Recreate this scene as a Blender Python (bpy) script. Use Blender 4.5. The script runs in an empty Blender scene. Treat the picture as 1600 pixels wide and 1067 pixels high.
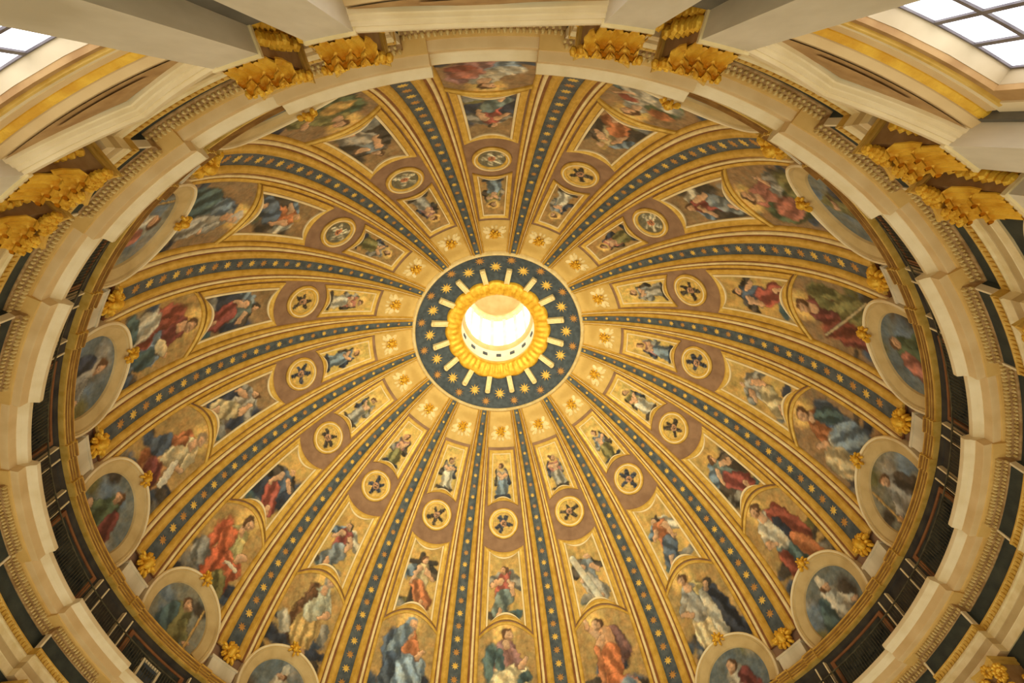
import bpy, math, random
import numpy as np
from mathutils import Matrix, Vector

C = bpy.context.scene.collection
SC = bpy.context.scene
PI = math.pi

def lin(c):
    c = np.asarray(c, float) / 255.0
    return np.where(c <= 0.04045, c / 12.92, ((c + 0.055) / 1.055) ** 2.4)

# ------------------------------------------------------------------ camera
cam = bpy.data.cameras.new('camera')
camo = bpy.data.objects.new('camera', cam)
C.objects.link(camo)
def cam_matrix(loc, rx, ry, rz):
    c, s = math.cos, math.sin
    Rx = np.array([[1, 0, 0], [0, c(rx), -s(rx)], [0, s(rx), c(rx)]])
    Ry = np.array([[c(ry), 0, s(ry)], [0, 1, 0], [-s(ry), 0, c(ry)]])
    Rz = np.array([[c(rz), -s(rz), 0], [s(rz), c(rz), 0], [0, 0, 1]])
    R = Rx @ Ry @ Rz
    m = Matrix.Identity(4)
    for i, row in enumerate((R[0], -R[1], -R[2])):
        for j in range(3):
            m[j][i] = row[j]
    m.translation = Vector(loc)
    return m
camo.matrix_world = cam_matrix((0.2546, -17.7388, 0.0), 0.3973, -0.0048, -0.0295)
cam.sensor_width = 36.0
cam.lens = 800.8 / 1600 * 36
cam.shift_x = 22.97 / 1600
cam.clip_end = 300
SC.camera = camo

# ------------------------------------------------------------------ world, light, exposure
world = bpy.data.worlds.new('world')
SC.world = world
world.use_nodes = True
bg = world.node_tree.nodes['Background']
bg.inputs[0].default_value = (1.0, 0.92, 0.71, 1)
bg.inputs[1].default_value = 1.0
WINDOW_GLOW = 3.0        # daylight coming through the drum windows
LANTERN_GLOW = 1.4       # daylight coming through the lantern windows
SC.view_settings.view_transform = 'Standard'
SC.view_settings.look = 'None'
SC.view_settings.gamma = 1.0
SC.view_settings.use_curve_mapping = False
SC.view_settings.exposure = 0.2
# added unseen spots behind the cornice lip, brightening the vault across from each
def fill_spot(k, energy):
    L = bpy.data.lights.new('added_vault_fill', 'SPOT')
    L.energy = energy; L.color = (1.0, 0.90, 0.58); L.spot_size = math.radians(74); L.spot_blend = 0.7; L.shadow_soft_size = 0.4
    o = bpy.data.objects.new('added_vault_fill', L); C.objects.link(o)
    a = k * PI / 8
    o.location = (19.62 * math.sin(a), 19.62 * math.cos(a), 17.6)
    aim = Vector((-13.5 * math.sin(a), -13.5 * math.cos(a), 38.5))
    o.rotation_euler = (aim - o.location).to_track_quat('-Z', 'Y').to_euler()
for _k in range(16):
    fill_spot(_k, {8: 9500, 7: 8500, 9: 8500, 6: 5000, 10: 5000}.get(_k, 2000))

# ------------------------------------------------------------------ geometry helpers
BAY = PI / 8                       # sixteen bays round the dome
AC, ZC, RHO = 3.058, 22.829, 23.431   # pointed arc of the dome section
def cyl(k, r, z):
    k, r, z = np.broadcast_arrays(np.asarray(k, float), np.asarray(r, float), np.asarray(z, float))
    a = k * BAY
    return np.stack([r * np.sin(a), r * np.cos(a), z], -1)
def dome_rz(th, h=0.0):
    t = np.radians(th)
    return (RHO - h) * np.cos(t) - AC, ZC + (RHO - h) * np.sin(t)
def dome(k, th, h=0.0):
    r, z = dome_rz(np.asarray(th, float), h)
    return cyl(k, r, z)
def wall(k, th, h=0.0):
    """dome surface that goes straight down below the springing"""
    th = np.asarray(th, float)
    r, z = dome_rz(np.maximum(th, 0), h)
    z = np.where(th < 0, ZC + np.radians(th) * RHO, z)
    return cyl(k, r, z)
def bay_m(th):
    return dome_rz(np.maximum(th, 0))[0] * BAY

class MB:
    def __init__(s):
        s.v = []; s.f = []; s.n = 0
    def add(s, P, faces):
        P = np.asarray(P, float).reshape(-1, 3)
        s.v.append(P)
        o = s.n
        s.f += [[i + o for i in f] for f in faces]
        s.n += len(P)
        return s
    def grid(s, P, closeu=False, closev=False):
        nu, nv = P.shape[:2]
        F = []
        for i in range(nu if closeu else nu - 1):
            i2 = (i + 1) % nu
            for j in range(nv if closev else nv - 1):
                j2 = (j + 1) % nv
                F.append((i * nv + j, i2 * nv + j, i2 * nv + j2, i * nv + j2))
        return s.add(P, F)
    def ngon(s, P):
        return s.add(P, [tuple(range(len(P)))])
    def hexa(s, P):
        return s.add(P, [(0, 1, 2, 3), (7, 6, 5, 4), (0, 4, 5, 1), (1, 5, 6, 2), (2, 6, 7, 3), (3, 7, 4, 0)])
    def cbox(s, k0, k1, r0, r1, z0, z1):
        if k1 - k0 > 0.12 and r0 > 10:
            return s.sweep([(r0, z0), (r0, z1), (r1, z1), (r1, z0), (r0, z0)], k0, k1, 3 + int((k1 - k0) * 14), True)
        return s.hexa(np.concatenate([cyl([k0, k1, k1, k0], [r0, r0, r1, r1], z0), cyl([k0, k1, k1, k0], [r0, r0, r1, r1], z1)]))
    def sweep(s, prof, k0, k1, n, cap=False):
        prof = np.array(prof, float)
        ks = np.linspace(k0, k1, n)
        s.grid(cyl(ks[:, None], prof[None, :, 0], prof[None, :, 1]))
        if cap:
            s.ngon(cyl(k0, prof[:, 0], prof[:, 1])); s.ngon(cyl(k1, prof[::-1, 0], prof[::-1, 1]))
        return s
    def ring(s, prof, n=192):
        prof = np.array(prof, float)
        ks = np.linspace(0, 16, n, endpoint=False)
        return s.grid(cyl(ks[:, None], prof[None, :, 0], prof[None, :, 1]), closeu=True)
    def blob(s, c, ax, nu=8, nv=6):
        """ellipsoid; ax = three axis vectors"""
        a = np.linspace(0, 2 * PI, nu, endpoint=False); b = np.linspace(-PI / 2, PI / 2, nv)
        X = np.stack([np.cos(a)[:, None] * np.cos(b), np.sin(a)[:, None] * np.cos(b), np.ones((nu, 1)) * np.sin(b)], -1)
        return s.grid(np.asarray(c) + X @ np.asarray(ax, float), closeu=True)
    def mesh(s, name, O=(0, 0, 0), smooth=True, angle=35):
        me = bpy.data.meshes.new(name)
        V = np.concatenate(s.v) - np.asarray(O, float)
        me.from_pydata(V.tolist(), [], s.f)
        me.update()
        if smooth:
            me.shade_smooth()
            me.set_sharp_from_angle(angle=math.radians(angle))
        return me

def link(name, me, mat=None, parent=None):
    o = bpy.data.objects.new(name, me)
    C.objects.link(o)
    if me is not None and mat is not None and len(me.materials) == 0:
        me.materials.append(mat)
    if parent is not None:
        o.parent = parent
    return o
def root(name, k, O, label, cat, group=None):
    """Empty of a thing, standing at point O of the first bay turned round to bay k"""
    o = bpy.data.objects.new(name, None)
    C.objects.link(o)
    o.empty_display_size = 0.3
    a = -k * BAY
    O = np.asarray(O, float)
    o.location = (O[0] * math.cos(a) - O[1] * math.sin(a), O[0] * math.sin(a) + O[1] * math.cos(a), O[2])
    o.rotation_euler = (0, 0, a)
    o['label'] = label; o['category'] = cat
    if group: o['group'] = group
    return o
CACHE = {}
def part(name, key, build, mat, parent, O, smooth=True, angle=35):
    if key not in CACHE:
        mb = MB(); build(mb)
        CACHE[key] = mb.mesh(key, O, smooth, angle)
    return link(name, CACHE[key], mat, parent)
def struct(name, build=None, mat=None, smooth=True, angle=35):
    if build is None:
        o = bpy.data.objects.new(name, None); C.objects.link(o)
    else:
        mb = MB(); build(mb)
        o = link(name, mb.mesh(name, (0, 0, 0), smooth, angle), mat)
    o['kind'] = 'structure'
    return o

# ------------------------------------------------------------------ materials
def material(name, col, col2=None, scale=3.0, rough=0.6, metal=0.0, bump=0.0, bscale=None, detail=6.0, stretch=None):
    m = bpy.data.materials.new(name); m.use_nodes = True
    nt = m.node_tree; N = nt.nodes; L = nt.links
    b = N['Principled BSDF']
    b.inputs['Roughness'].default_value = rough
    b.inputs['Metallic'].default_value = metal
    b.inputs['Specular IOR Level'].default_value = 0.3
    tc = N.new('ShaderNodeTexCoord')
    mp = N.new('ShaderNodeMapping'); L.new(tc.outputs['Object'], mp.inputs[0])
    if stretch: mp.inputs['Scale'].default_value = stretch
    no = N.new('ShaderNodeTexNoise'); no.inputs['Scale'].default_value = scale; no.inputs['Detail'].default_value = detail
    L.new(mp.outputs[0], no.inputs['Vector'])
    rp = N.new('ShaderNodeValToRGB')
    c2 = col2 if col2 is not None else [x * 0.86 for x in col]
    rp.color_ramp.elements[0].color = (*lin(c2), 1); rp.color_ramp.elements[0].position = 0.36
    rp.color_ramp.elements[1].color = (*lin(col), 1); rp.color_ramp.elements[1].position = 0.64
    L.new(no.outputs['Fac'], rp.inputs[0])
    L.new(rp.outputs[0], b.inputs['Base Color'])
    if bump:
        n2 = N.new('ShaderNodeTexNoise'); n2.inputs['Scale'].default_value = bscale or scale * 4; n2.inputs['Detail'].default_value = 4
        L.new(mp.outputs[0], n2.inputs['Vector'])
        bp = N.new('ShaderNodeBump'); bp.inputs['Strength'].default_value = bump; bp.inputs['Distance'].default_value = 0.08
        L.new(n2.outputs['Fac'], bp.inputs['Height']); L.new(bp.outputs[0], b.inputs['Normal'])
    return m
def glow(name, col, strength):
    m = bpy.data.materials.new(name); m.use_nodes = True
    nt = m.node_tree; N = nt.nodes
    b = N['Principled BSDF']
    b.inputs['Base Color'].default_value = (*lin((235, 238, 240)), 1)
    b.inputs['Roughness'].default_value = 0.25
    b.inputs['Emission Color'].default_value = (*lin(col), 1)
    b.inputs['Emission Strength'].default_value = strength
    return m
M = {}
M['ground'] = material('violet_brown_stucco', (156, 122, 92), (136, 104, 78), 1.3, 0.7)
M['field'] = material('ochre_gold_field', (212, 178, 104), (196, 160, 86), 1.2, 0.6)
M['gold'] = material('gilding', (224, 186, 92), (202, 160, 66), 2.2, 0.42, 0.25, 0.15, 9)
M['brightgold'] = material('bright_gilding', (240, 194, 66), (214, 158, 40), 2.5, 0.38, 0.3, 0.3, 10)
M['pale'] = material('pale_gilded_stucco', (240, 220, 166), (224, 200, 138), 2.0, 0.5)
M['cream'] = material('cream_stucco', (240, 222, 176), (226, 204, 152), 0.9, 0.55)
M['beige'] = material('beige_stucco', (226, 196, 138), (212, 178, 118), 0.8, 0.6)
M['tan'] = material('tan_stucco', (204, 178, 122), (186, 158, 102), 1.0, 0.6)
M['oldgold'] = material('brown_gilding', (166, 122, 58), (138, 98, 44), 2.0, 0.6)  # darker brown-gold for the groove lines of the base moulding
M['umber'] = material('ochre_umber_stucco', (186, 148, 92), (162, 122, 70), 2.0, 0.65)
M['carvedbed'] = material('shaded_carving_ground', (184, 148, 92), (150, 114, 64), 5.0, 0.7)  # darker ground paints shade into the gaps of the carving
M['brown'] = material('brown_groove', (140, 92, 52), (120, 76, 44), 2.0, 0.7)
M['blue'] = material('slate_blue_mosaic', (88, 96, 98), (62, 72, 78), 2.6, 0.55)
M['navy'] = material('dark_blue_mosaic', (74, 84, 90), (56, 64, 70), 2.6, 0.55)
M['star'] = material('gold_mosaic_star', (232, 196, 96), (214, 166, 66), 3.0, 0.5)
M['dimstar'] = material('dull_gold_mosaic_star', (196, 142, 70), (172, 122, 60), 3.0, 0.5)
M['dark'] = material('shaded_attic_stucco', (72, 66, 54), (50, 46, 40), 1.2, 0.9)  # shade above the cornice is put into this dark colour
M['panel'] = material('shaded_green_panel', (66, 66, 54), (40, 42, 36), 1.6, 0.95)  # dark green, deepened further by painted attic shade
M['frieze'] = material('dark_green_frieze', (68, 72, 58), (46, 50, 42), 1.1, 0.7, 0, 0.4, 3.0)
M['iron'] = material('bronzed_iron', (92, 86, 62), (60, 56, 42), 4.0, 0.5)
M['stone'] = material('grey_beige_marble', (222, 210, 178), (182, 168, 134), 0.75, 0.5, 0, 0, None, 9.0, (1, 1, 0.3))
M['shade'] = material('shaded_marble_recess', (122, 116, 98), (96, 92, 78), 0.7, 0.6)  # marble colour darkened to carry the shade of the recess
M['warm'] = material('ochre_cornice_soffit', (220, 182, 104), (206, 164, 86), 1.0, 0.6)
M['carved'] = material('carved_gilded_stucco', (228, 202, 132), (206, 174, 100), 5.0, 0.55, 0, 0.5, 14)
M['white'] = material('white_lantern_plaster', (246, 240, 222), (236, 226, 200), 0.8, 0.6)
M['lead'] = material('lead_glazing_bar', (120, 112, 108), (96, 88, 86), 3.0, 0.5)
M['drum'] = material('drum_wall_stucco', (206, 188, 148), (186, 166, 126), 0.7, 0.65)
M['glass'] = glow('window_glass', (235, 238, 255), WINDOW_GLOW)
M['lglass'] = glow('lantern_glass', (255, 250, 240), LANTERN_GLOW)
def paint_material():
    m = bpy.data.materials.new('mosaic_painting'); m.use_nodes = True
    nt = m.node_tree; N = nt.nodes; L = nt.links
    b = N['Principled BSDF']; b.inputs['Roughness'].default_value = 0.6; b.inputs['Specular IOR Level'].default_value = 0.25
    at = N.new('ShaderNodeAttribute'); at.attribute_name = 'paint'
    tc = N.new('ShaderNodeTexCoord')
    no = N.new('ShaderNodeTexNoise'); no.inputs['Scale'].default_value = 7; no.inputs['Detail'].default_value = 5
    L.new(tc.outputs['Object'], no.inputs['Vector'])
    mr = N.new('ShaderNodeMapRange'); mr.inputs[3].default_value = 0.72; mr.inputs[4].default_value = 1.28
    L.new(no.outputs['Fac'], mr.inputs[0])
    mx = N.new('ShaderNodeMix'); mx.data_type = 'RGBA'; mx.blend_type = 'MULTIPLY'; mx.inputs['Factor'].default_value = 1.0
    L.new(at.outputs['Color'], mx.inputs[6]); L.new(mr.outputs[0], mx.inputs[7])
    L.new(mx.outputs[2], b.inputs['Base Color'])
    return m
M['paint'] = paint_material()

# ------------------------------------------------------------------ bays and their names
PH = ['pale-robed seated figure', 'kneeling orange-draped man', 'grey-robed cloaked figure', 'red-cloaked standing man',
      'blue-mantled seated figure', 'dim crimson-robed figure', 'rose-robed leaning figure', 'cropped green-draped figure',
      'cropped pink-and-blue scene', 'cropped olive-robed figure', 'teal-robed bowed figure', 'crimson-robed reading figure',
      'cream-robed walking man', 'orange-mantled seated man', 'yellow-skirted standing man', 'blue-veiled seated woman']

# ================================================================== STRUCTURE
# dome shell
def b_shell(mb):
    th = np.linspace(-9, 64, 90); ks = np.linspace(0, 16, 193)[:-1]
    mb.grid(wall(ks[:, None], th[None, :], -0.02), closeu=True)
struct('ceiling', b_shell, M['ground'], angle=60)

# wall behind everything: drum with sixteen window openings
WZ0, WZ1, WH = 3.6, 10.3, 0.215
def b_drum(mb):
    zs = [-1.0, WZ0, WZ1, 11.6]
    for n in range(16):
        for (a, b_) in ((-0.5, -WH), (-WH, WH), (WH, 0.5)):
            for j in range(3):
                if j == 1 and a == -WH: continue
                ks = np.linspace(n + a, n + b_, 4)
                mb.grid(cyl(ks[:, None], 20.45, np.array(zs[j:j + 2])[None, :]))
        # reveals
        for s in (-WH, WH):
            mb.grid(cyl(n + s, np.array([20.45, 20.85])[:, None], np.array([WZ0, WZ1])[None, :]))
        for z in (WZ0, WZ1):
            mb.grid(cyl(np.linspace(n - WH, n + WH, 4)[:, None], np.array([20.45, 20.85])[None, :], z))
struct('wall_drum', b_drum, M['drum'])
struct('wall_spandrel', lambda mb: mb.ring([(20.45, 11.5), (20.45, 16.4)], 96), M['frieze'])

# attic wall between cornice and dome
def b_attic(mb):
    mb.ring([(20.6, 16.4), (20.15, 16.5), (20.15, 18.95), (20.10, 19.0), (20.10, 19.22), (20.5, 19.25), (20.5, 20.5)])
struct('wall_attic', b_attic, M['dark'])

# base moulding of the dome (sections break forward over the attic strips)
BM = [(20.35, 19.86), (19.86, 19.80), (19.80, 19.72), (19.80, 19.62), (19.90, 19.59), (19.86, 19.48), (19.90, 19.45), (19.85, 19.36), (19.92, 19.33), (19.90, 19.24), (20.12, 19.2)]
def b_base(k0, k1, d):
    return lambda mb: mb.sweep([(r - d, z) for r, z in BM] + [(20.5, 19.2), (20.5, 19.86)], k0, k1, 10, True)
trim_base = struct('trim_1')
def b_groove(k0, k1, d):
    def f(mb):
        for z0, z1, r in ((19.60, 19.655, 19.79), (19.465, 19.50, 19.85), (19.34, 19.375, 19.85)):
            mb.cbox(k0 + 0.004, k1 - 0.004, r - d - 0.012, 20.3, z0, z1)
    return f
for k in range(16):
    for j, (a, b_, d, key) in enumerate(((-0.32, 0.32, 0.0, 'bmw'), (0.32, 0.42, 0.1, 'bml'), (0.42, 0.58, 0.0, 'bmc'), (0.58, 0.68, 0.1, 'bmr'))):
        o = part('moulding_section', key, b_base(a, b_, d), M['gold'], trim_base, (0, 0, 0), angle=20)
        o.rotation_euler = (0, 0, -k * BAY)
        g = part('groove', key + 'g', b_groove(a, b_, d), M['oldgold'], trim_base, (0, 0, 0))
        g.rotation_euler = (0, 0, -k * BAY)

# main cornice, in thirty-two sections
CO = [(20.6, 17.1), (19.2, 17.1), (19.18, 17.04), (19.18, 16.9), (19.26, 16.84), (19.34, 16.8), (19.4, 16.72), (19.42, 16.70)]
CF = [(19.42, 16.72), (19.44, 16.70), (19.45, 16.36), (19.50, 16.34)]
CS = [(19.46, 16.36), (19.72, 16.36), (19.74, 16.28), (19.86, 16.26), (20.05, 16.2)]
def b_sec(prof, k0, k1, d, back=20.62):
    def f(mb):
        p = [(r + d, z) for r, z in prof]
        p += [(back, p[-1][1]), (back, p[0][1])]
        mb.sweep(p, k0, k1, 10, True)
    return f
REC = 0.32
trim_cornice = struct('trim_2')
def dent(k0, k1, d, n, r, z0, z1, dep, fill=0.55):
    def f(mb):
        st = (k1 - k0) / n
        for i in range(n):
            a = k0 + (i + (1 - fill) / 2) * st
            mb.cbox(a, a + fill * st, r + d - dep, r + d + 0.2, z0, z1)
    return f
def eggs(k0, k1, d, n):
    """row of little eggs over a row of leaf tips"""
    def f(mb):
        st = (k1 - k0) / n
        for i in range(n):
            kc = k0 + (i + 0.5) * st
            w = st * BAY * 19.8 * 0.40
            a = kc * BAY; t = np.array([math.cos(a), -math.sin(a), 0]); o = np.array([math.sin(a), math.cos(a), 0])
            c = cyl(kc, 19.86 + d, 16.17)
            mb.blob(c, [t * w, o * 0.10, np.array([0, 0, 0.11])], 6, 5)
            c = cyl(kc + st / 2, 19.94 + d, 15.96)
            mb.blob(c, [t * w * 0.8, o * 0.07, np.array([0, 0, 0.09])], 5, 4)
    return f
for k in range(16):
    for (a, b_, d, nm) in ((-0.2, 0.2, REC, 'rec'), (0.2, 0.8, 0.0, 'pro')):
        n = 14 if nm == 'rec' else 20
        for key, pr, mt in (('lip', CO, 'cream'), ('face', CF, 'beige'), ('soffit', CS, 'warm')):
            o = part({'lip': 'cornice_lip', 'face': 'corona_face', 'soffit': 'cornice_soffit'}[key], key + nm, b_sec(pr, a, b_, d), M[mt], trim_cornice, (0, 0, 0), angle=25)
            o.rotation_euler = (0, 0, -k * BAY)
        a2, b2 = (-0.285, 0.285) if nm == 'rec' else (0.285, 0.715)
        bed = [(19.88, 16.28), (19.90, 16.08), (19.97, 16.05), (20.0, 15.88), (20.03, 15.86)]
        o = part('bed_moulding', 'bed' + nm, b_sec(bed, a2, b2, d), M['carvedbed'], trim_cornice, (0, 0, 0), angle=25)
        o.rotation_euler = (0, 0, -k * BAY)
        n2 = 26 if nm == 'rec' else 20
        o = part('egg_and_leaf_carving', 'egg' + nm, eggs(a2, b2, d, n2), M['carved'], trim_cornice, (0, 0, 0)); o['kind'] = 'stuff'
        o.rotation_euler = (0, 0, -k * BAY)
        o = part('bead_row', 'bead' + nm, dent(a2, b2, d, n2 * 2, 19.84, 16.27, 16.33, 0.05, 0.5), M['gold'], trim_cornice, (0, 0, 0)); o['kind'] = 'stuff'
        o.rotation_euler = (0, 0, -k * BAY)

# frieze and architrave
trim_frieze = struct('trim_3')
FR = [(20.03, 15.88), (20.04, 15.24)]
AR = [(20.04, 15.26), (19.90, 15.24), (19.89, 15.18), (19.95, 15.1), (19.95, 14.94)]
A2 = [(19.92, 14.95), (19.90, 14.88), (19.96, 14.84), (19.97, 14.62)]
A3 = [(19.97, 14.62), (19.99, 14.6), (20.0, 14.36)]
A4 = [(20.0, 14.36), (20.02, 14.34), (20.03, 14.05), (20.2, 14.05)]
for k in range(16):
    for (a, b_, d, nm) in ((-0.285, 0.285, 0.35, 'rec'), (0.285, 0.715, 0.0, 'pro')):
        for key, pr, mt in (('frieze_panel', FR, 'frieze'), ('taenia', AR, 'gold'), ('fascia', A2, 'pale'), ('fascia', A3, 'tan'), ('fascia', A4, 'pale')):
            o = part(key, key + mt + nm + str(pr[0][1]), b_sec(pr, a, b_, d, 20.66), M[mt], trim_frieze, (0, 0, 0), angle=25)
            o.rotation_euler = (0, 0, -k * BAY)
        n = 22 if nm == 'rec' else 17
        o = part('dentil_row', 'dentil' + nm, dent(a, b_, d, n, 19.95, 14.96, 15.16, 0.055), M['gold'], trim_frieze, (0, 0, 0)); o['kind'] = 'stuff'
        o.rotation_euler = (0, 0, -k * BAY)
    for s in (0.29, 0.71):
        o = part('frieze_lit_edge', 'fes%s' % s, lambda mb: mb.cbox(s - 0.006, s + 0.006, 19.99, 20.2, 15.24, 15.88), M['cream'], trim_frieze, (0, 0, 0))  # cream strip paints the lit corner of the projecting frieze
        o.rotation_euler = (0, 0, -k * BAY)

# windows of the drum with their frames and pediments
def b_frame(which):
    def f(mb):
        d, r0, z = ((0.0, 20.34, 0.0), (0.045, 20.30, 0.0))[which]
        a, b_ = WH + d, WH + d + 0.045
        z0, z1 = ((WZ1, WZ1 + 0.16), (WZ1 + 0.16, WZ1 + 0.4))[which]
        for s in (-1, 1):
            mb.cbox(min(s * a, s * b_), max(s * a, s * b_), r0, 20.447, WZ0, z1)
        mb.cbox(-b_, b_, r0, 20.447, z0 + 0.01 * (which == 0), z1)
    return f
def b_framegold(mb):
    mb.sweep([(20.44, 10.44), (20.28, 10.45), (20.26, 10.49), (20.29, 10.53), (20.44, 10.54)], -0.27, 0.27, 12, True)
def b_pedfrieze(mb):
    mb.sweep([(20.44, 10.68), (20.29, 10.70), (20.27, 10.88), (20.44, 10.9)], -0.29, 0.29, 12, True)
def b_pedgold(mb):
    mb.sweep([(20.44, 10.86), (20.25, 10.88), (20.17, 10.95), (20.20, 10.98), (20.16, 11.02), (20.44, 11.06)], -0.30, 0.30, 12, True)
def b_pedcorona(mb):
    mb.sweep([(20.44, 11.03), (20.14, 11.04), (20.05, 11.12), (20.02, 11.15), (20.02, 11.26), (20.5, 11.35)], -0.315, 0.315, 14, True)
def rake(mb, curve, n=24):
    """raking cornice: profile (r, drop) carried along z = curve(k)"""
    pr = [(20.5, 0.0), (19.66, 0.0), (19.64, -0.08), (19.64, -0.24), (19.72, -0.245), (19.72, -0.30), (19.80, -0.305), (19.82, -0.36), (19.90, -0.365), (19.92, -0.42), (20.0, -0.42), (20.5, -0.42)]
    pr = np.array(pr)
    ks = np.linspace(-0.325, 0.325, n)
    z = np.array([curve(x) for x in ks])
    P = cyl(ks[:, None], pr[None, :, 0], z[:, None] + pr[None, :, 1])
    mb.grid(P, closev=True)
    mb.ngon(P[0]); mb.ngon(P[-1][::-1])
def b_tri(mb): rake(mb, lambda x: 11.55 + 1.15 * (1 - abs(x) / 0.33), 25)
def b_seg(mb): rake(mb, lambda x: 11.55 + 0.95 * (1 - (x / 0.33) ** 2), 25)
def b_tymp(mb):
    ks = np.linspace(-0.31, 0.31, 15)
    zt = 11.3 + 0.9 * (1 - np.abs(ks) / 0.33)
    P = np.stack([cyl(ks, 19.99, 11.2), cyl(ks, 19.99, zt)], 1)
    mb.grid(P)
    P2 = np.stack([cyl(ks * 0.45, 19.95, 11.35), cyl(ks * 0.45, 19.95, 11.35 + 0.5 * (1 - np.abs(ks * 0.8) / 0.33))], 1)
    mb.grid(P2)
def b_panes(mb):
    mb.grid(cyl(np.linspace(-WH, WH, 5)[:, None], 20.82, np.array([WZ0, WZ1])[None, :]))
def b_bars(cols, rows):
    def f(mb):
        for i in range(cols + 1):
            k = -WH + 2 * WH * i / cols
            mb.cbox(k - 0.006, k + 0.006, 20.72, 20.78, WZ0, WZ1)
        for j in range(rows + 1):
            z = WZ0 + (WZ1 - WZ0) * j / rows
            mb.cbox(-WH, WH, 20.72, 20.78, z - 0.045, z + 0.045)
    return f
def b_pane(cols, rows):
    def f(mb):
        mb.cbox(0, 2 * WH / cols - 0.004, 20.76, 20.80, 0, (WZ1 - WZ0) / rows - 0.03)
    return f
for k in range(16):
    w = struct('window_%d' % (k + 1))
    w.rotation_euler = (0, 0, -k * BAY)
    O = (0, 0, 0)
    part('inner_frame', 'wframe0', b_frame(0), M['umber'], w, O)
    part('outer_frame', 'wframe1', b_frame(1), M['cream'], w, O)
    part('frame_moulding', 'wfgold', b_framegold, M['gold'], w, O)
    if k in (7, 8, 9):
        part('glazing_bars', 'wbars', b_bars(4, 7), M['lead'], w, O)
        for i in range(4):
            for j in range(7):
                p = part('pane', 'wpane', b_pane(4, 7), M['glass'], w, O)
                p.rotation_euler = (0, 0, -(-WH + 2 * WH * i / 4 + 0.002) * BAY)
                p.location = (0, 0, WZ0 + (WZ1 - WZ0) * j / 7 + 0.015)
    else:
        part('pane', 'wpaneall', b_panes, M['glass'], w, O)
        part('glazing_bars', 'wbars', b_bars(4, 7), M['lead'], w, O)
    pd = part('pediment', 'pedfrieze', b_pedfrieze, M['beige'], w, O)
    part('gilded_moulding', 'pedgold', b_pedgold, M['brightgold'], pd, O)
    part('horizontal_cornice', 'pedcorona', b_pedcorona, M['beige'], pd, O)
    part('raking_cornice', 'rake_tri' if k % 2 else 'rake_seg', b_tri if k % 2 else b_seg, M['cream'], pd, O, angle=20)
    part('tympanum', 'tymp', b_tymp, M['umber'], pd, O)

# ================================================================== LOOPS AND FRAMES ON THE DOME
def frame_loop(mb, loop, prof, closed=True):
    """loop(d) -> (k, th) arrays for a loop inset by d metres; prof = [(d, h)...]"""
    rows = []
    for d, h in prof:
        k, th = loop(d)
        rows.append(wall(k, th, h))
    P = np.stack(rows, 1)
    mb.grid(P, closeu=closed)
DEG = 1 / math.radians(1) / RHO        # degrees of arc per metre on the dome
def panel_loop(wn, wf, thn, thf, n=14):
    """thn(f), thf(f): near (towards the oculus) and far edge in degrees, f in -1..1; wn, wf half widths in bays"""
    def loop(d):
        f = np.linspace(-1, 1, n)
        tn = thn(f) - d * DEG; tf = thf(f) + d * DEG
        wN = wn - d / bay_m(tn); wF = wf - d / bay_m(tf)
        far_k, far_t = f * wF, tf
        near_k, near_t = (f * wN)[::-1], tn[::-1]
        s = np.linspace(0, 1, 9)[1:-1]
        rk = far_k[-1] + (near_k[0] - far_k[-1]) * s; rt = far_t[-1] + (near_t[0] - far_t[-1]) * s
        lk = near_k[-1] + (far_k[0] - near_k[-1]) * s; lt = near_t[-1] + (far_t[0] - near_t[-1]) * s
        return np.concatenate([far_k, rk, near_k, lk]), np.concatenate([far_t, rt, near_t, lt])
    return loop
def circle_loop(thc, R, n=40):
    def loop(d):
        a = np.linspace(0, 2 * PI, n, endpoint=False)
        th = thc + (R - d) * np.sin(a) * DEG
        return (R - d) * np.cos(a) / bay_m(th), th
    return loop

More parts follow.
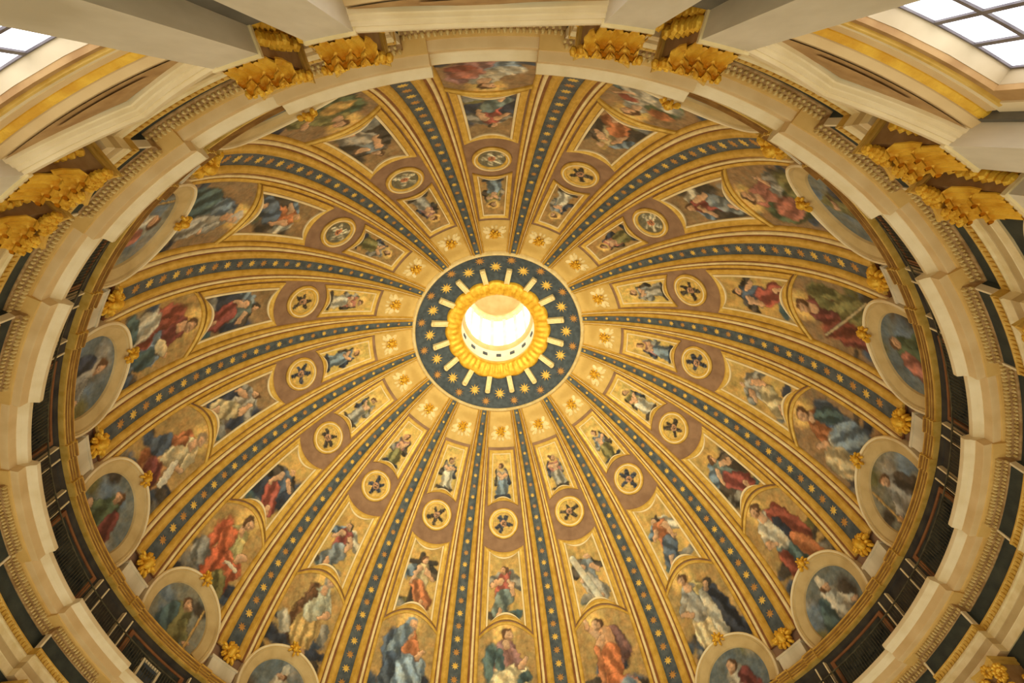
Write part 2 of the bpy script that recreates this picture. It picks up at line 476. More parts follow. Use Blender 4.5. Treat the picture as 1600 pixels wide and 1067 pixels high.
# ================================================================== PAINTING
def vnoise(x, y, seed):
    xi = np.floor(x).astype(int); yi = np.floor(y).astype(int)
    xf = x - xi; yf = y - yi
    def h(a, b):
        n = (a * 374761393 + b * 668265263 + seed * 974711) & 0x7fffffff
        n = ((n ^ (n >> 13)) * 1274126177) & 0x7fffffff
        return ((n ^ (n >> 16)) & 0xffff) / 65535.0
    u = xf * xf * (3 - 2 * xf); v = yf * yf * (3 - 2 * yf)
    return (h(xi, yi) * (1 - u) + h(xi + 1, yi) * u) * (1 - v) + (h(xi, yi + 1) * (1 - u) + h(xi + 1, yi + 1) * u) * v
def fbm(x, y, seed):
    return (vnoise(x, y, seed) * 0.55 + vnoise(x * 2.1, y * 2.1, seed + 7) * 0.3 + vnoise(x * 4.3, y * 4.3, seed + 13) * 0.15)
class Cv:
    def __init__(s, X, Y, base, seed, unit=1.0, mott=0.25):
        s.X0, s.Y0, s.seed, s.u = X, Y, seed, unit
        w = 0.22 * unit
        s.X = X + w * (fbm(X / unit * 2.2, Y / unit * 2.2, seed) - 0.5) * 2
        s.Y = Y + w * (fbm(X / unit * 2.2 + 31, Y / unit * 2.2, seed + 3) - 0.5) * 2
        s.X = s.X + 0.14 * unit * (fbm(X / unit * 5 + 9, Y / unit * 5, seed + 21) - 0.5)
        s.Y = s.Y + 0.14 * unit * (fbm(X / unit * 5 + 57, Y / unit * 5, seed + 23) - 0.5)
        n = fbm(X / unit * 1.1, Y / unit * 1.1, seed + 5)
        s.c = np.ones(X.shape + (3,)) * np.asarray(base, float) * (1 - mott + 2 * mott * n)[..., None]
        s.q = 0
    def put(s, m, col, fold=0.0, fx=0.0, fy=0.0, lit=None):
        s.q += 1
        col = np.ones(s.X.shape + (3,)) * np.asarray(col, float)
        if fold:
            n = fbm(s.X0 / s.u * 1.4 + s.q * 5, s.Y0 / s.u * 1.4, s.seed + s.q)
            ph = (s.X * fx + s.Y * fy) / s.u + 3.0 * n
            g = np.tanh(1.8 * np.sin(ph))
            col = col * (1 + fold * g - 0.25 * fold)[..., None]
        if lit is not None:
            col = col * (1 + 0.35 * lit)[..., None]
        m = m[..., None]
        s.c = s.c * (1 - m) + col * m
    def ell(s, cx, cy, rx, ry, col, rot=0.0, soft=0.16, fold=0.0, fx=6.0, fy=3.0):
        c, sn = math.cos(rot), math.sin(rot)
        dx, dy = s.X - cx, s.Y - cy
        a = (dx * c + dy * sn) / rx; b = (-dx * sn + dy * c) / ry
        d = np.sqrt(a * a + b * b)
        m = np.clip((1 - d) / soft + 0.5, 0, 1)
        if soft < 0.25:
            s.put(np.clip((1.0 + 0.05 * s.u / min(rx, ry) - d) / soft + 0.5, 0, 1) * 0.6, np.asarray(col) * 0.3)
        s.put(m, col, fold, fx, fy, np.clip(-a * 0.6 + b * 0.6, -1, 1))
    def rod(s, *a):
        X, Y = s.X, s.Y
        s.X, s.Y = s.X0, s.Y0
        s.limb(*a)
        s.X, s.Y = X, Y
    def limb(s, x0, y0, x1, y1, r0, r1, col, soft=0.2, fold=0.0, fx=6.0, fy=3.0):
        dx, dy = x1 - x0, y1 - y0
        L = dx * dx + dy * dy + 1e-9
        t = np.clip(((s.X - x0) * dx + (s.Y - y0) * dy) / L, 0, 1)
        r = r0 + (r1 - r0) * t
        ex = s.X - x0 - t * dx; ey = s.Y - y0 - t * dy
        d = np.sqrt(ex ** 2 + ey ** 2) / r
        m = np.clip((1 - d) / soft + 0.5, 0, 1)
        if soft < 0.25:
            s.put(np.clip((1.0 + 0.05 * s.u / np.maximum(r, 0.05) - d) / soft + 0.5, 0, 1) * 0.6, np.asarray(col) * 0.3)
        s.put(m, col, fold, fx, fy, np.clip((-ex * 0.7 + ey * 0.7) / r, -1, 1))
    def poly(s, pts, col, soft=0.05, fold=0.0, fx=6.0, fy=3.0):
        d = np.full(s.X.shape, 1e9); sign = np.ones(s.X.shape)
        n = len(pts)
        for i in range(n):
            ax, ay = pts[i]; bx, by = pts[i - 1]
            ex, ey = bx - ax, by - ay; wx, wy = s.X - ax, s.Y - ay
            t = np.clip((wx * ex + wy * ey) / (ex * ex + ey * ey), 0, 1)
            d = np.minimum(d, (wx - ex * t) ** 2 + (wy - ey * t) ** 2)
            c1 = s.Y >= ay; c2 = s.Y < by; c3 = ex * wy > ey * wx
            flip = (c1 & c2 & c3) | (~c1 & ~c2 & ~c3)
            sign = np.where(flip, -sign, sign)
        m = np.clip(-sign * np.sqrt(d) / (soft * s.u) + 0.5, 0, 1)
        s.put(m, col, fold, fx, fy)
    # figures, sizes in units of s.u
    def head(s, x, y, r, skin, hair, face=0):
        r = r * 0.82
        s.ell(x - face * 0.15 * r, y + 0.15 * r, r * 1.05, r * 1.1, hair, 0, 0.3)
        s.ell(x + face * 0.25 * r, y - 0.12 * r, r * 0.7, r * 0.88, skin, 0, 0.3)
        s.ell(x + face * 0.3 * r, y + 0.02 * r, r * 0.5, r * 0.12, skin * 0.62, 0, 0.8)
        s.ell(x + face * 0.45 * r, y - 0.2 * r, r * 0.1, r * 0.2, skin * 1.15, 0, 0.8)
        s.ell(x + face * 0.25 * r, y - 0.72 * r, r * 0.5, r * 0.3, (skin + hair) * 0.42, 0, 0.8)
    def done(s):
        """broken mosaic touches over the whole picture"""
        u = s.u
        a = fbm(s.X0 / u * 5.0 + 3, s.Y0 / u * 2.6, s.seed + 31); b = fbm(s.X0 / u * 2.2, s.Y0 / u * 4.4 + 8, s.seed + 37)
        t = np.clip(0.42 + 0.72 * a + 0.48 * b, 0.45, 1.6)
        s.c = s.c * t[..., None]
        h = (fbm(s.X0 / u * 3.1 + 77, s.Y0 / u * 3.1, s.seed + 41) - 0.5)[..., None] * 0.5
        s.c = s.c * (1 + h * np.array([0.9, 0.1, -0.9]))
        g = s.c.mean(-1, keepdims=True)
        s.c = g * np.array([1.06, 1.0, 0.86]) * 0.18 + s.c * 0.82
        return s.c

SK = lin((206, 158, 112)); WH_ = lin((214, 206, 178)); CREAM = lin((222, 200, 146)); BLUE = lin((76, 92, 110)); TEAL = lin((78, 104, 104))
NAVY = lin((48, 54, 66)); RED = lin((152, 74, 54)); ORANGE = lin((192, 116, 62)); CRIM = lin((122, 60, 54)); OLIVE = lin((124, 118, 66))
GREY = lin((150, 146, 132)); DK = lin((66, 58, 48)); HAIR = lin((96, 66, 40)); YEL = lin((214, 170, 80)); ROSE = lin((176, 106, 84)); LBLUE = lin((128, 150, 164))
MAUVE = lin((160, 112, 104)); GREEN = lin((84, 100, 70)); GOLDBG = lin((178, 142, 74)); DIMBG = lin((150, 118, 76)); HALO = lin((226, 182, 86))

def clouds(v, y0, spread, cols, n, rnd):
    for i in range(n):
        x = rnd.uniform(-spread, spread); y = y0 + rnd.uniform(-0.7, 0.7)
        v.ell(x, y, rnd.uniform(0.35, 0.9), rnd.uniform(0.25, 0.55), cols[i % len(cols)], rnd.uniform(-.5, .5), 0.5, 0.15)
def big_sit(v, x, robe, mantle, knees, face=1, hair=HAIR, y=1.0):
    f = face
    v.ell(x, y + 5.0, 0.95, 0.95, HALO, 0, 0.5)
    v.ell(x - f * 0.7, y + 2.4, 1.0, 2.0, mantle, 0.25 * f, 0.16, 0.45, 5, 2)          # mantle behind the back
    v.limb(x, y + 4.0, x - f * 0.1, y + 2.2, 0.75, 0.85, robe, 0.16, 0.3, 7, 2)         # torso
    v.limb(x - f * 0.2, y + 2.0, x + f * 1.15, y + 2.1, 0.78, 0.66, knees, 0.16, 0.4, 3, 6)   # thighs
    v.limb(x + f * 1.1, y + 2.1, x + f * 0.7, y + 0.3, 0.62, 0.75, knees, 0.16, 0.45, 8, 1)    # shins under the robe
    v.limb(x - f * 0.3, y + 1.6, x + f * 0.1, y + 0.2, 0.8, 0.7, mantle, 0.16, 0.45, 7, 1)
    v.limb(x + f * 0.55, y + 3.7, x + f * 1.0, y + 2.7, 0.32, 0.26, robe, 0.2, 0.3)
    v.limb(x + f * 1.0, y + 2.7, x + f * 1.45, y + 3.2, 0.22, 0.16, SK, 0.2)
    v.limb(x - f * 0.6, y + 3.6, x - f * 0.5, y + 2.5, 0.34, 0.28, mantle, 0.2, 0.3)
    v.ell(x + f * 0.75, y + 0.0, 0.4, 0.2, SK)
    v.limb(x, y + 4.5, x, y + 4.2, 0.28, 0.3, SK)
    v.head(x + f * 0.12, y + 5.0, 0.52, SK, hair, f)
def big_stand(v, x, robe, mantle, skirt, face=1, hair=HAIR, y=0.7, lean=0.0):
    f = face
    v.ell(x + lean, y + 5.35, 0.9, 0.9, HALO, 0, 0.5)
    v.limb(x + lean - f * 0.4, y + 4.2, x - f * 0.7, y + 1.2, 0.8, 0.85, mantle, 0.16, 0.45, 6, 1)
    v.limb(x - 0.35, y + 1.4, x - 0.4, y + 0.1, 0.3, 0.2, SK); v.limb(x + 0.35, y + 1.4, x + 0.5, y + 0.1, 0.3, 0.2, SK)
    v.limb(x, y + 2.9, x, y + 1.2, 0.75, 0.98, skirt, 0.14, 0.4, 9, 0.5)
    v.limb(x + lean, y + 4.3, x, y + 2.9, 0.72, 0.72, robe, 0.16, 0.3, 7, 2)
    v.limb(x + lean + f * 0.6, y + 4.2, x + f * 1.2, y + 3.2, 0.3, 0.24, robe, 0.2, 0.3)
    v.limb(x + f * 1.2, y + 3.2, x + f * 0.6, y + 2.8, 0.2, 0.15, SK)
    v.limb(x + lean - f * 0.6, y + 4.2, x - f * 1.0, y + 3.0, 0.3, 0.24, mantle, 0.2, 0.3)
    v.limb(x + lean, y + 4.9, x + lean, y + 4.6, 0.26, 0.3, SK)
    v.head(x + lean + f * 0.1, y + 5.4, 0.5, SK, hair, f)
def big_kneel(v, x, skinbody, drape, face=-1, y=0.7):
    f = face
    v.ell(x + f * 0.5, y + 5.1, 0.9, 0.9, HALO, 0, 0.5)
    v.limb(x - f * 0.5, y + 4.0, x - f * 0.9, y + 2.6, 0.7, 0.75, MAUVE * 0.6, 0.16, 0.4)
    v.limb(x + f * 0.2, y + 4.2, x - f * 0.2, y + 2.8, 0.62, 0.6, skinbody, 0.16, 0.15)
    v.limb(x - f * 0.1, y + 2.7, x + f * 0.1, y + 1.0, 0.8, 0.62, drape, 0.16, 0.4, 6, 3)
    v.limb(x, y + 0.9, x - f * 1.2, y + 0.5, 0.45, 0.3, drape, 0.16, 0.3)
    v.limb(x - f * 1.1, y + 0.5, x - f * 1.6, y + 0.3, 0.2, 0.14, SK)
    v.limb(x + f * 0.6, y + 4.3, x + f * 1.3, y + 4.9, 0.24, 0.2, SK); v.limb(x + f * 1.3, y + 4.9, x + f * 1.35, y + 5.7, 0.19, 0.13, SK)
    v.limb(x + f * 0.3, y + 3.9, x + f * 1.0, y + 3.2, 0.26, 0.2, SK)
    v.limb(x + f * 0.9, y + 3.3, x + f * 0.9, y + 0.6, 0.22, 0.22, ORANGE, 0.2, 0.3)
    v.head(x + f * 0.45, y + 5.0, 0.48, SK, HAIR, f)

def paint_big(k, X, Y):
    rnd = random.Random(100 + k)
    dim = k in (4, 5, 6, 7, 8, 9, 10)  # these bays get a darker ground, their weaker light painted in
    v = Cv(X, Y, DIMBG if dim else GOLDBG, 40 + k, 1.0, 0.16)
    low = [NAVY, BLUE, GREY * 0.7, DK]
    clouds(v, 0.8, 2.2, low, 16, rnd)
    clouds(v, 2.0, 2.4, [NAVY, DK * 1.4, BLUE * 0.8, OLIVE * 0.7], 7, rnd)
    if k == 0:
        clouds(v, 1.6, 2.2, [GREY, DK * 1.5, TEAL], 8, rnd)
        big_sit(v, 0.0, MAUVE, TEAL, CREAM, 1)
        v.ell(0, 2.2, 1.25, 1.3, CREAM, 0, 0.15, 0.35, 5, 4)
        v.ell(1.3, 2.9, 0.7, 0.4, TEAL * 0.7, 0.6, 0.3, 0.4)
    elif k == 1:
        big_kneel(v, 0.0, lin((214, 160, 106)), lin((206, 116, 54)), -1)
        clouds(v, 0.9, 2.2, [BLUE * 0.8, NAVY, LBLUE], 5, rnd)
    elif k == 2:
        big_stand(v, -0.5, GREY * 1.2, lin((190, 166, 96)), CREAM * 0.95, -1)
        v.limb(0.9, 4.2, 1.2, 1.6, 0.65, 0.8, NAVY * 1.3, 0.16, 0.5, 7, 2); v.limb(0.3, 4.4, 0.5, 1.6, 0.35, 0.4, WH_ * 0.8, 0.2, 0.4); v.head(0.9, 4.9, 0.45, SK * 0.8, DK, -1)
    elif k == 3:
        big_stand(v, -0.2, WH_ * 0.8, RED, TEAL * 1.25, -1, lean=-0.2)
        v.limb(0.6, 5.0, 1.2, 2.6, 0.6, 0.65, RED, 0.16, 0.4, 6, 3); v.limb(0.2, 4.6, 0.5, 2.8, 0.3, 0.3, NAVY, 0.2); v.limb(0.6, 2.8, 1.1, 1.0, 0.4, 0.5, ORANGE * 0.9, 0.2, 0.4)
        v.limb(-0.9, 2.6, -0.9, 0.3, 0.4, 0.45, RED * 0.9, 0.2, 0.4)
    elif k == 4:
        big_sit(v, 0.1, ORANGE * 0.8, BLUE * 1.2, WH_ * 0.75, -1)
        v.ell(0.4, 2.2, 1.25, 1.5, LBLUE * 0.9, 0.3, 0.15, 0.5, 5, 5); v.ell(0.9, 4.2, 0.5, 1.2, TEAL, 0.5, 0.2, 0.5)
        v.ell(-1.2, 2.4, 0.8, 1.3, CREAM * 0.8, 0.2, 0.2, 0.4)
    elif k == 5:
        big_sit(v, 0.0, CRIM, OLIVE, CRIM * 1.2, -1)
        v.ell(-0.9, 3.3, 0.7, 1.6, RED * 0.75, 0.3, 0.25, 0.4); v.ell(0.8, 2.0, 0.9, 1.5, OLIVE * 1.1, 0, 0.25, 0.4)
        v.rod(1.6, 1.0, -1.6, 4.6, 0.06, 0.06, CREAM * 0.7)
    elif k == 6:
        big_sit(v, -0.2, ROSE, GREEN, GREY * 0.9, 1)
        v.ell(-0.9, 3.4, 0.8, 1.2, ROSE, 0.2, 0.25, 0.4); v.ell(0.7, 1.8, 1.0, 1.1, OLIVE, 0, 0.25, 0.4)
    elif k == 7:
        big_sit(v, 0.3, WH_ * 0.7, GREEN, TEAL, 1); v.ell(1.0, 4.4, 0.5, 0.4, RED, 0, 0.3); v.ell(-0.9, 4.9, 0.7, 0.5, ORANGE * 0.8, 0.4, 0.3, 0.3)
        v.ell(0.2, 3.2, 1.7, 0.8, WH_ * 0.75, -0.3, 0.25, 0.4)
    elif k == 8:
        big_sit(v, 0.2, WH_ * 0.7, MAUVE, LBLUE, -1); v.ell(1.0, 3.9, 0.9, 0.7, ROSE, 0.2, 0.3, 0.3); v.ell(-0.9, 3.6, 0.9, 0.8, WH_ * 0.8, 0.2, 0.3, 0.3)
        v.ell(1.2, 3.0, 0.7, 0.6, RED * 0.9, 0, 0.3, 0.3)
    elif k == 9:
        big_sit(v, 0.0, OLIVE * 1.2, GREEN, OLIVE, 1); v.ell(-0.6, 3.8, 0.9, 0.7, YEL * 0.8, 0, 0.3, 0.3)
    elif k == 10:
        big_stand(v, 0.2, GREY * 1.1, BLUE, TEAL, 1, lin((190, 184, 170)), lean=0.2)
        v.ell(-0.8, 2.4, 0.9, 1.8, TEAL, -0.3, 0.18, 0.5); v.ell(1.0, 3.0, 0.6, 1.1, GREY * 1.2, 0.4, 0.2, 0.5); v.ell(-0.3, 4.4, 0.6, 0.8, LBLUE * 0.8, 0, 0.2, 0.5)
    elif k == 11:
        big_sit(v, 0.0, CRIM * 1.1, RED, LBLUE, 1); v.ell(0.9, 3.9, 0.6, 0.4, CREAM * 0.9, 0.6, 0.1)
        v.ell(-0.9, 2.3, 0.9, 1.2, WH_ * 0.85, 0.2, 0.18, 0.4); v.ell(-0.9, 1.3, 1.1, 0.6, TEAL, 0, 0.2, 0.4); v.ell(1.2, 2.6, 0.6, 0.9, TEAL * 0.8, 0, 0.2, 0.4)
    elif k == 12:
        big_stand(v, 0.3, CREAM * 0.9, ORANGE * 0.8, lin((206, 150, 84)), 1, lin((140, 120, 90)), lean=0.3)
        v.ell(-0.9, 3.2, 0.65, 0.9, BLUE, 0, 0.2, 0.4); v.limb(0.8, 3.6, 1.3, 2.2, 0.25, 0.22, WH_); v.limb(0.1, 2.0, 0.5, 1.0, 0.8, 0.6, CRIM * 1.2, 0.2, 0.4)
    elif k == 13:
        big_sit(v, 0.2, lin((190, 176, 106)), lin((196, 92, 48)), lin((198, 100, 56)), 1)
        v.ell(-0.3, 4.2, 0.55, 0.95, lin((198, 98, 50)), 0.2, 0.2, 0.4); v.limb(0.9, 1.9, 1.2, 0.4, 0.6, 0.7, OLIVE, 0.2, 0.5); v.limb(0.6, 3.0, 1.6, 3.1, 0.1, 0.1, WH_); v.ell(-1.3, 2.3, 0.7, 0.9, GREY, 0.3, 0.2, 0.5)
    elif k == 14:
        big_stand(v, 0.2, lin((182, 180, 150)), HAIR * 1.5, lin((214, 176, 96)), 1, lin((150, 140, 120)), y=1.2, lean=0.2)
        clouds(v, 1.2, 2.2, [NAVY, NAVY * 1.2], 6, rnd); v.ell(-1.4, 2.6, 0.5, 0.8, WH_ * 0.7, 0.5, 0.25, 0.4); v.ell(1.7, 3.0, 0.4, 0.7, GREY * 0.8, 0, 0.25, 0.4)
    elif k == 15:
        big_sit(v, 0.0, ORANGE * 1.05, BLUE * 1.1, LBLUE * 1.1, 1, LBLUE * 0.9)
        v.limb(-0.2, 5.6, -1.0, 3.6, 0.4, 0.5, LBLUE * 0.8, 0.2, 0.4); v.ell(0.4, 2.2, 1.0, 1.4, LBLUE * 1.25, 0.2, 0.15, 0.5, 6, 3); v.limb(-0.9, 3.4, -1.1, 1.4, 0.4, 0.5, BLUE, 0.2, 0.4)
    return v.done()

ROBES = [lin((176, 84, 66)), lin((126, 136, 138)), lin((196, 116, 60)), lin((112, 128, 120)), lin((170, 160, 140)), lin((84, 100, 116)), lin((150, 70, 60)), lin((190, 170, 120))]
def paint_angel(k, X, Y, H):
    """angel on gold ground filling a panel of height H metres"""
    rnd = random.Random(300 + k)
    u = H / 4.0
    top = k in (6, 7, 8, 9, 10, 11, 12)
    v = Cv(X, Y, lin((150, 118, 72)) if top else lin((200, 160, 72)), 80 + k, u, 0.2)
    f = 1 if k % 2 else -1
    x = 0.0
    dark = NAVY * 1.4 if k in (2, 4, 5, 8, 11, 12, 13) else DK * 1.3
    if top or k in (3, 13):
        v.ell(-0.8 * u, 1.2 * u, 0.8 * u, 1.2 * u, dark, 0.2, 0.35, 0.3); v.ell(0.9 * u, 2.0 * u, 0.6 * u, 1.3 * u, dark * 1.2, -0.2, 0.35, 0.3)
    for i in range(5):
        v.ell(rnd.uniform(-1, 1) * u, rnd.uniform(0.25, 0.7) * u, 0.5 * u, 0.28 * u, [GREY * 0.8, dark, TEAL * 0.8, OLIVE * 0.7][i % 4], 0, 0.4, 0.2)
    v.limb(x - f * 0.3 * u, 2.8 * u, x - f * 1.05 * u, 2.2 * u, 0.42 * u, 0.28 * u, [GREY, DK * 1.6, WH_ * 0.8, LBLUE * 0.8][k % 4], 0.3, 0.5, 4, 9)
    v.limb(x + f * 0.3 * u, 2.8 * u, x + f * 1.0 * u, 2.4 * u, 0.3 * u, 0.2 * u, [GREY * 0.8, DK * 1.4, LBLUE * 0.7, DK * 1.7][k % 4], 0.3, 0.5, 4, 9)
    if k == 15:
        v.rod(-0.4 * u, 0.5 * u, -0.2 * u, 3.6 * u, 0.16 * u, 0.16 * u, DK); v.rod(-0.9 * u, 3.0 * u, 0.8 * u, 3.25 * u, 0.13 * u, 0.13 * u, DK)
    v.limb(x, 2.7 * u, x + 0.1 * f * u, 1.5 * u, 0.42 * u, 0.45 * u, ROBES[k % 8], 0.2, 0.4, 8, 2)
    v.limb(x - 0.1 * f * u, 1.6 * u, x + 0.45 * f * u, 0.7 * u, 0.48 * u, 0.5 * u, ROBES[(k + 3) % 8], 0.2, 0.45, 8, 3)
    v.limb(x + 0.3 * f * u, 2.6 * u, x + 0.8 * f * u, 2.2 * u, 0.17 * u, 0.13 * u, SK); v.limb(x - 0.3 * f * u, 2.6 * u, x - 0.5 * f * u, 1.8 * u, 0.17 * u, 0.13 * u, SK)
    v.limb(x + 0.4 * f * u, 0.7 * u, x + 0.5 * f * u, 0.3 * u, 0.16 * u, 0.12 * u, SK)
    if k == 1:
        v.rod(-0.8 * u, 3.3 * u, 0.3 * u, 0.4 * u, 0.2 * u, 0.2 * u, WH_ * 0.85)
    v.head(x + 0.05 * f * u, 3.22 * u, 0.29 * u, SK, [HAIR, YEL * 0.7, DK][k % 3], f)
    return v.done()
def paint_small(k, X, Y, H):
    rnd = random.Random(500 + k)
    u = H / 4.0
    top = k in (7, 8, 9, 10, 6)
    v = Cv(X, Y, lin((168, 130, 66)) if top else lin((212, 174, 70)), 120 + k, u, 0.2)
    f = 1 if k % 2 else -1
    for s in (-1, 1):
        v.limb(s * 0.3 * u, 2.6 * u, s * 0.62 * u, 1.5 * u, 0.26 * u, 0.2 * u, [DK * 1.3, NAVY * 1.5, GREY * 0.8][(k + (s > 0)) % 3], 0.3, 0.5, 4, 9)
    v.limb(0, 2.5 * u, 0.05 * f * u, 1.5 * u, 0.4 * u, 0.42 * u, [GREY, ROSE * 1.1, LBLUE * 0.8, OLIVE * 1.2, MAUVE][k % 5], 0.2, 0.4, 8, 2)
    v.limb(0.0, 1.5 * u, 0.1 * f * u, 0.55 * u, 0.42 * u, 0.55 * u, [LBLUE * 0.8, GREY * 1.1, OLIVE, WH_ * 0.8][k % 4], 0.2, 0.45, 9, 1)
    v.limb(0.3 * u, 2.3 * u, -0.15 * u, 1.9 * u, 0.16 * u, 0.12 * u, SK); v.limb(-0.3 * u, 2.3 * u, 0.1 * u, 2.0 * u, 0.16 * u, 0.12 * u, SK)
    for s in (-0.5, 0.0, 0.5):
        v.ell(s * u, 0.3 * u, 0.35 * u, 0.18 * u, DK if k % 2 else NAVY, 0, 0.4)
    v.ell(0, 3.05 * u, 0.45 * u, 0.45 * u, HALO, 0, 0.4)
    v.head(0.03 * f * u, 3.02 * u, 0.3 * u, SK * 0.9, HAIR, f)
    return v.done()
def paint_medal(k, X, Y):
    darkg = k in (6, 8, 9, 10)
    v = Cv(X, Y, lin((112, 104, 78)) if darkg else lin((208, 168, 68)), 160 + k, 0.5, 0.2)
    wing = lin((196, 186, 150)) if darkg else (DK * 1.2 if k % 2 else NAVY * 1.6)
    rot = 0.35 * ((k * 7) % 5 - 2)
    for i in range(5):
        rr = random.Random(900 + 7 * k + i)
        a = rot + PI / 2 + i * 2 * PI / 5 + rr.uniform(-.3, .3)
        e = rr.uniform(0.55, 0.85)
        v.limb(0.14 * math.cos(a), 0.14 * math.sin(a), e * math.cos(a), e * math.sin(a), 0.19, rr.uniform(0.10, 0.22), wing * (0.8 + 0.4 * (i % 2)), 0.35, 0.4, 8, 8)
    v.ell(0, 0, 0.27, 0.27, lin((186, 134, 92)) if not darkg else lin((196, 120, 70)), 0, 0.3)
    v.ell(-0.08, 0.05, 0.05, 0.03, DK); v.ell(0.08, 0.05, 0.05, 0.03, DK); v.ell(0, -0.1, 0.08, 0.03, DK)
    return v.done()
def paint_bust(k, X, Y):
    """mitred or cowled bust inside the round frame over the base moulding"""
    bgs = [lin((112, 118, 110)), lin((126, 124, 104)), lin((104, 116, 116))]
    v = Cv(X, Y, bgs[k % 3], 200 + k, 0.8, 0.3)
    rnd = random.Random(700 + k)
    for i in range(5):
        v.ell(rnd.uniform(-2, 2), rnd.uniform(-1, 2.0), rnd.uniform(0.4, 0.9), rnd.uniform(0.3, 0.7), [LBLUE * 0.7, OLIVE * 0.9, DK * 1.4, GREY * 0.9][i % 4], 0, 0.6, 0.15)
    f = 1 if k % 2 else -1
    robe = [WH_ * 0.75, OLIVE, WH_ * 0.7, WH_ * 0.85, GREY, GREEN, OLIVE][k % 7]
    mant = [ROSE, NAVY * 1.6, CRIM, TEAL, DK * 1.5][k % 5]
    v.limb(0, 0.3, -0.2 * f, -1.3, 0.55, 0.95, robe, 0.16, 0.4, 6, 1)
    v.limb(-0.5 * f, 0.2, -0.7 * f, -1.2, 0.35, 0.5, mant, 0.2, 0.4)
    v.limb(0.4 * f, 0.1, 0.95 * f, -0.5, 0.2, 0.16, robe, 0.2, 0.3); v.ell(1.0 * f, -0.5, 0.16, 0.14, SK)
    if k % 3 == 1:
        v.rod(1.05 * f, -1.2, 1.0 * f, 1.2, 0.05, 0.05, YEL * 0.8)
    v.head(0.05 * f, 0.85, 0.34, SK, HAIR, f)
    if k in (3, 6, 14):
        v.poly([(-0.22, 1.0), (0.28, 1.0), (0.2, 1.4), (0.03, 1.55), (-0.14, 1.4)], robe * 1.05)
    return v.done()

def painted(name, P, col, parent, O):
    nu, nv = P.shape[:2]
    me = bpy.data.meshes.new(name)
    V = (P - np.asarray(O)).reshape(-1, 3)
    i = np.arange(nu - 1)[:, None] * nv + np.arange(nv - 1)[None, :]
    F = np.stack([i, i + nv, i + nv + 1, i + 1], -1).reshape(-1, 4)
    me.vertices.add(len(V)); me.vertices.foreach_set('co', V.ravel())
    me.loops.add(F.size); me.loops.foreach_set('vertex_index', F.ravel().astype(np.int32))
    me.polygons.add(len(F)); me.polygons.foreach_set('loop_start', (np.arange(len(F)) * 4).astype(np.int32))
    me.update(calc_edges=True)
    at = me.color_attributes.new('paint', 'FLOAT_COLOR', 'POINT')
    rgba = np.ones((len(V), 4)); rgba[:, :3] = np.clip(col.reshape(-1, 3), 0.004, 0.9)
    at.data.foreach_set('color', rgba.ravel())
    me.shade_smooth()
    return link(name, me, M['paint'], parent)

def gold_cluster(mb, c, e, R, seed, n=13, dep=0.5):
    """gilded rosette or cherub-and-shell boss: irregular lobes round a core; e = (right, up, out) axes"""
    rnd = random.Random(seed)
    rt, up, out = [np.asarray(x, float) for x in e]
    mb.blob(c + out * R * dep * 0.6, [rt * R * 0.42, up * R * 0.5, out * R * 0.42], 10, 7)
    for i in range(n):
        a = 2 * PI * i / n + rnd.uniform(-.15, .15)
        d = R * rnd.uniform(0.55, 0.78)
        dr = rt * math.cos(a) + up * math.sin(a); tn = -rt * math.sin(a) + up * math.cos(a)
        mb.blob(c + dr * d + out * R * dep * rnd.uniform(0.15, 0.4), [dr * R * rnd.uniform(0.26, 0.36), tn * R * 0.17, out * R * rnd.uniform(0.16, 0.3)], 7, 5)
    for i in range(5):
        a = 2 * PI * i / 5 + 0.4
        mb.blob(c + (rt * math.cos(a) + up * math.sin(a)) * R * 0.4 + out * R * dep * 0.8, [rt * R * 0.14, up * R * 0.14, out * R * 0.14], 6, 5)
def axes(th):
    """axes on the dome at bay 0: right, towards the oculus, inward"""
    t = math.radians(max(th, 0))
    return np.array([1., 0, 0]), np.array([0, -math.sin(t), math.cos(t)]), np.array([0, -math.cos(t), -math.sin(t)])

# ================================================================== RIBS
TH0, TH1 = -3.2, 62.6
def rib_strip(prof, th0=TH0, th1=TH1, n=70, kc=0.0):
    """prof = [(fraction of half width or metres, h)]; a function r -> x metres is used for each edge"""
    def f(mb):
        th = np.linspace(th0, th1, n)
        r = dome_rz(np.maximum(th, 0))[0]
        cols = []
        for xf, h in prof:
            x = xf(r)
            cols.append(wall(kc + x / (r * BAY), th, h))
        P = np.stack(cols, 1)
        mb.grid(P)
        mb.ngon(P[0]); mb.ngon(P[-1])
    return f
WOUT = lambda r: 0.60 + 0.090 * (r - 8.1)
WBLU = lambda r: 0.21 + 0.021 * (r - 8.1)
def mixw(t, s=1): return lambda r: s * (WBLU(r) + (WOUT(r) - WBLU(r)) * t)
RO = dome(0, 0)
def b_ribbody(mb):
    rib_strip([(mixw(1.0, -1), -0.02), (mixw(1.0, -1), 0.10), (mixw(0.9, -1), 0.12), (mixw(0.5, -1), 0.14), (mixw(0, -1), 0.16), (mixw(0), 0.16), (mixw(0.5), 0.14), (mixw(0.9), 0.12), (mixw(1.0), 0.10), (mixw(1.0), -0.02)])(mb)
def b_goldm(s):
    return rib_strip([(mixw(0.0, s), 0.15), (mixw(0.02, s), 0.26), (mixw(0.16, s), 0.34), (mixw(0.235, s), 0.24), (mixw(0.25, s), 0.24), (mixw(0.30, s), 0.30), (mixw(0.40, s), 0.26), (mixw(0.43, s), 0.14)])
def b_palem(s):
    return rib_strip([(mixw(0.56, s), 0.12), (mixw(0.57, s), 0.21), (mixw(0.64, s), 0.24), (mixw(0.72, s), 0.19), (mixw(0.73, s), 0.12)])
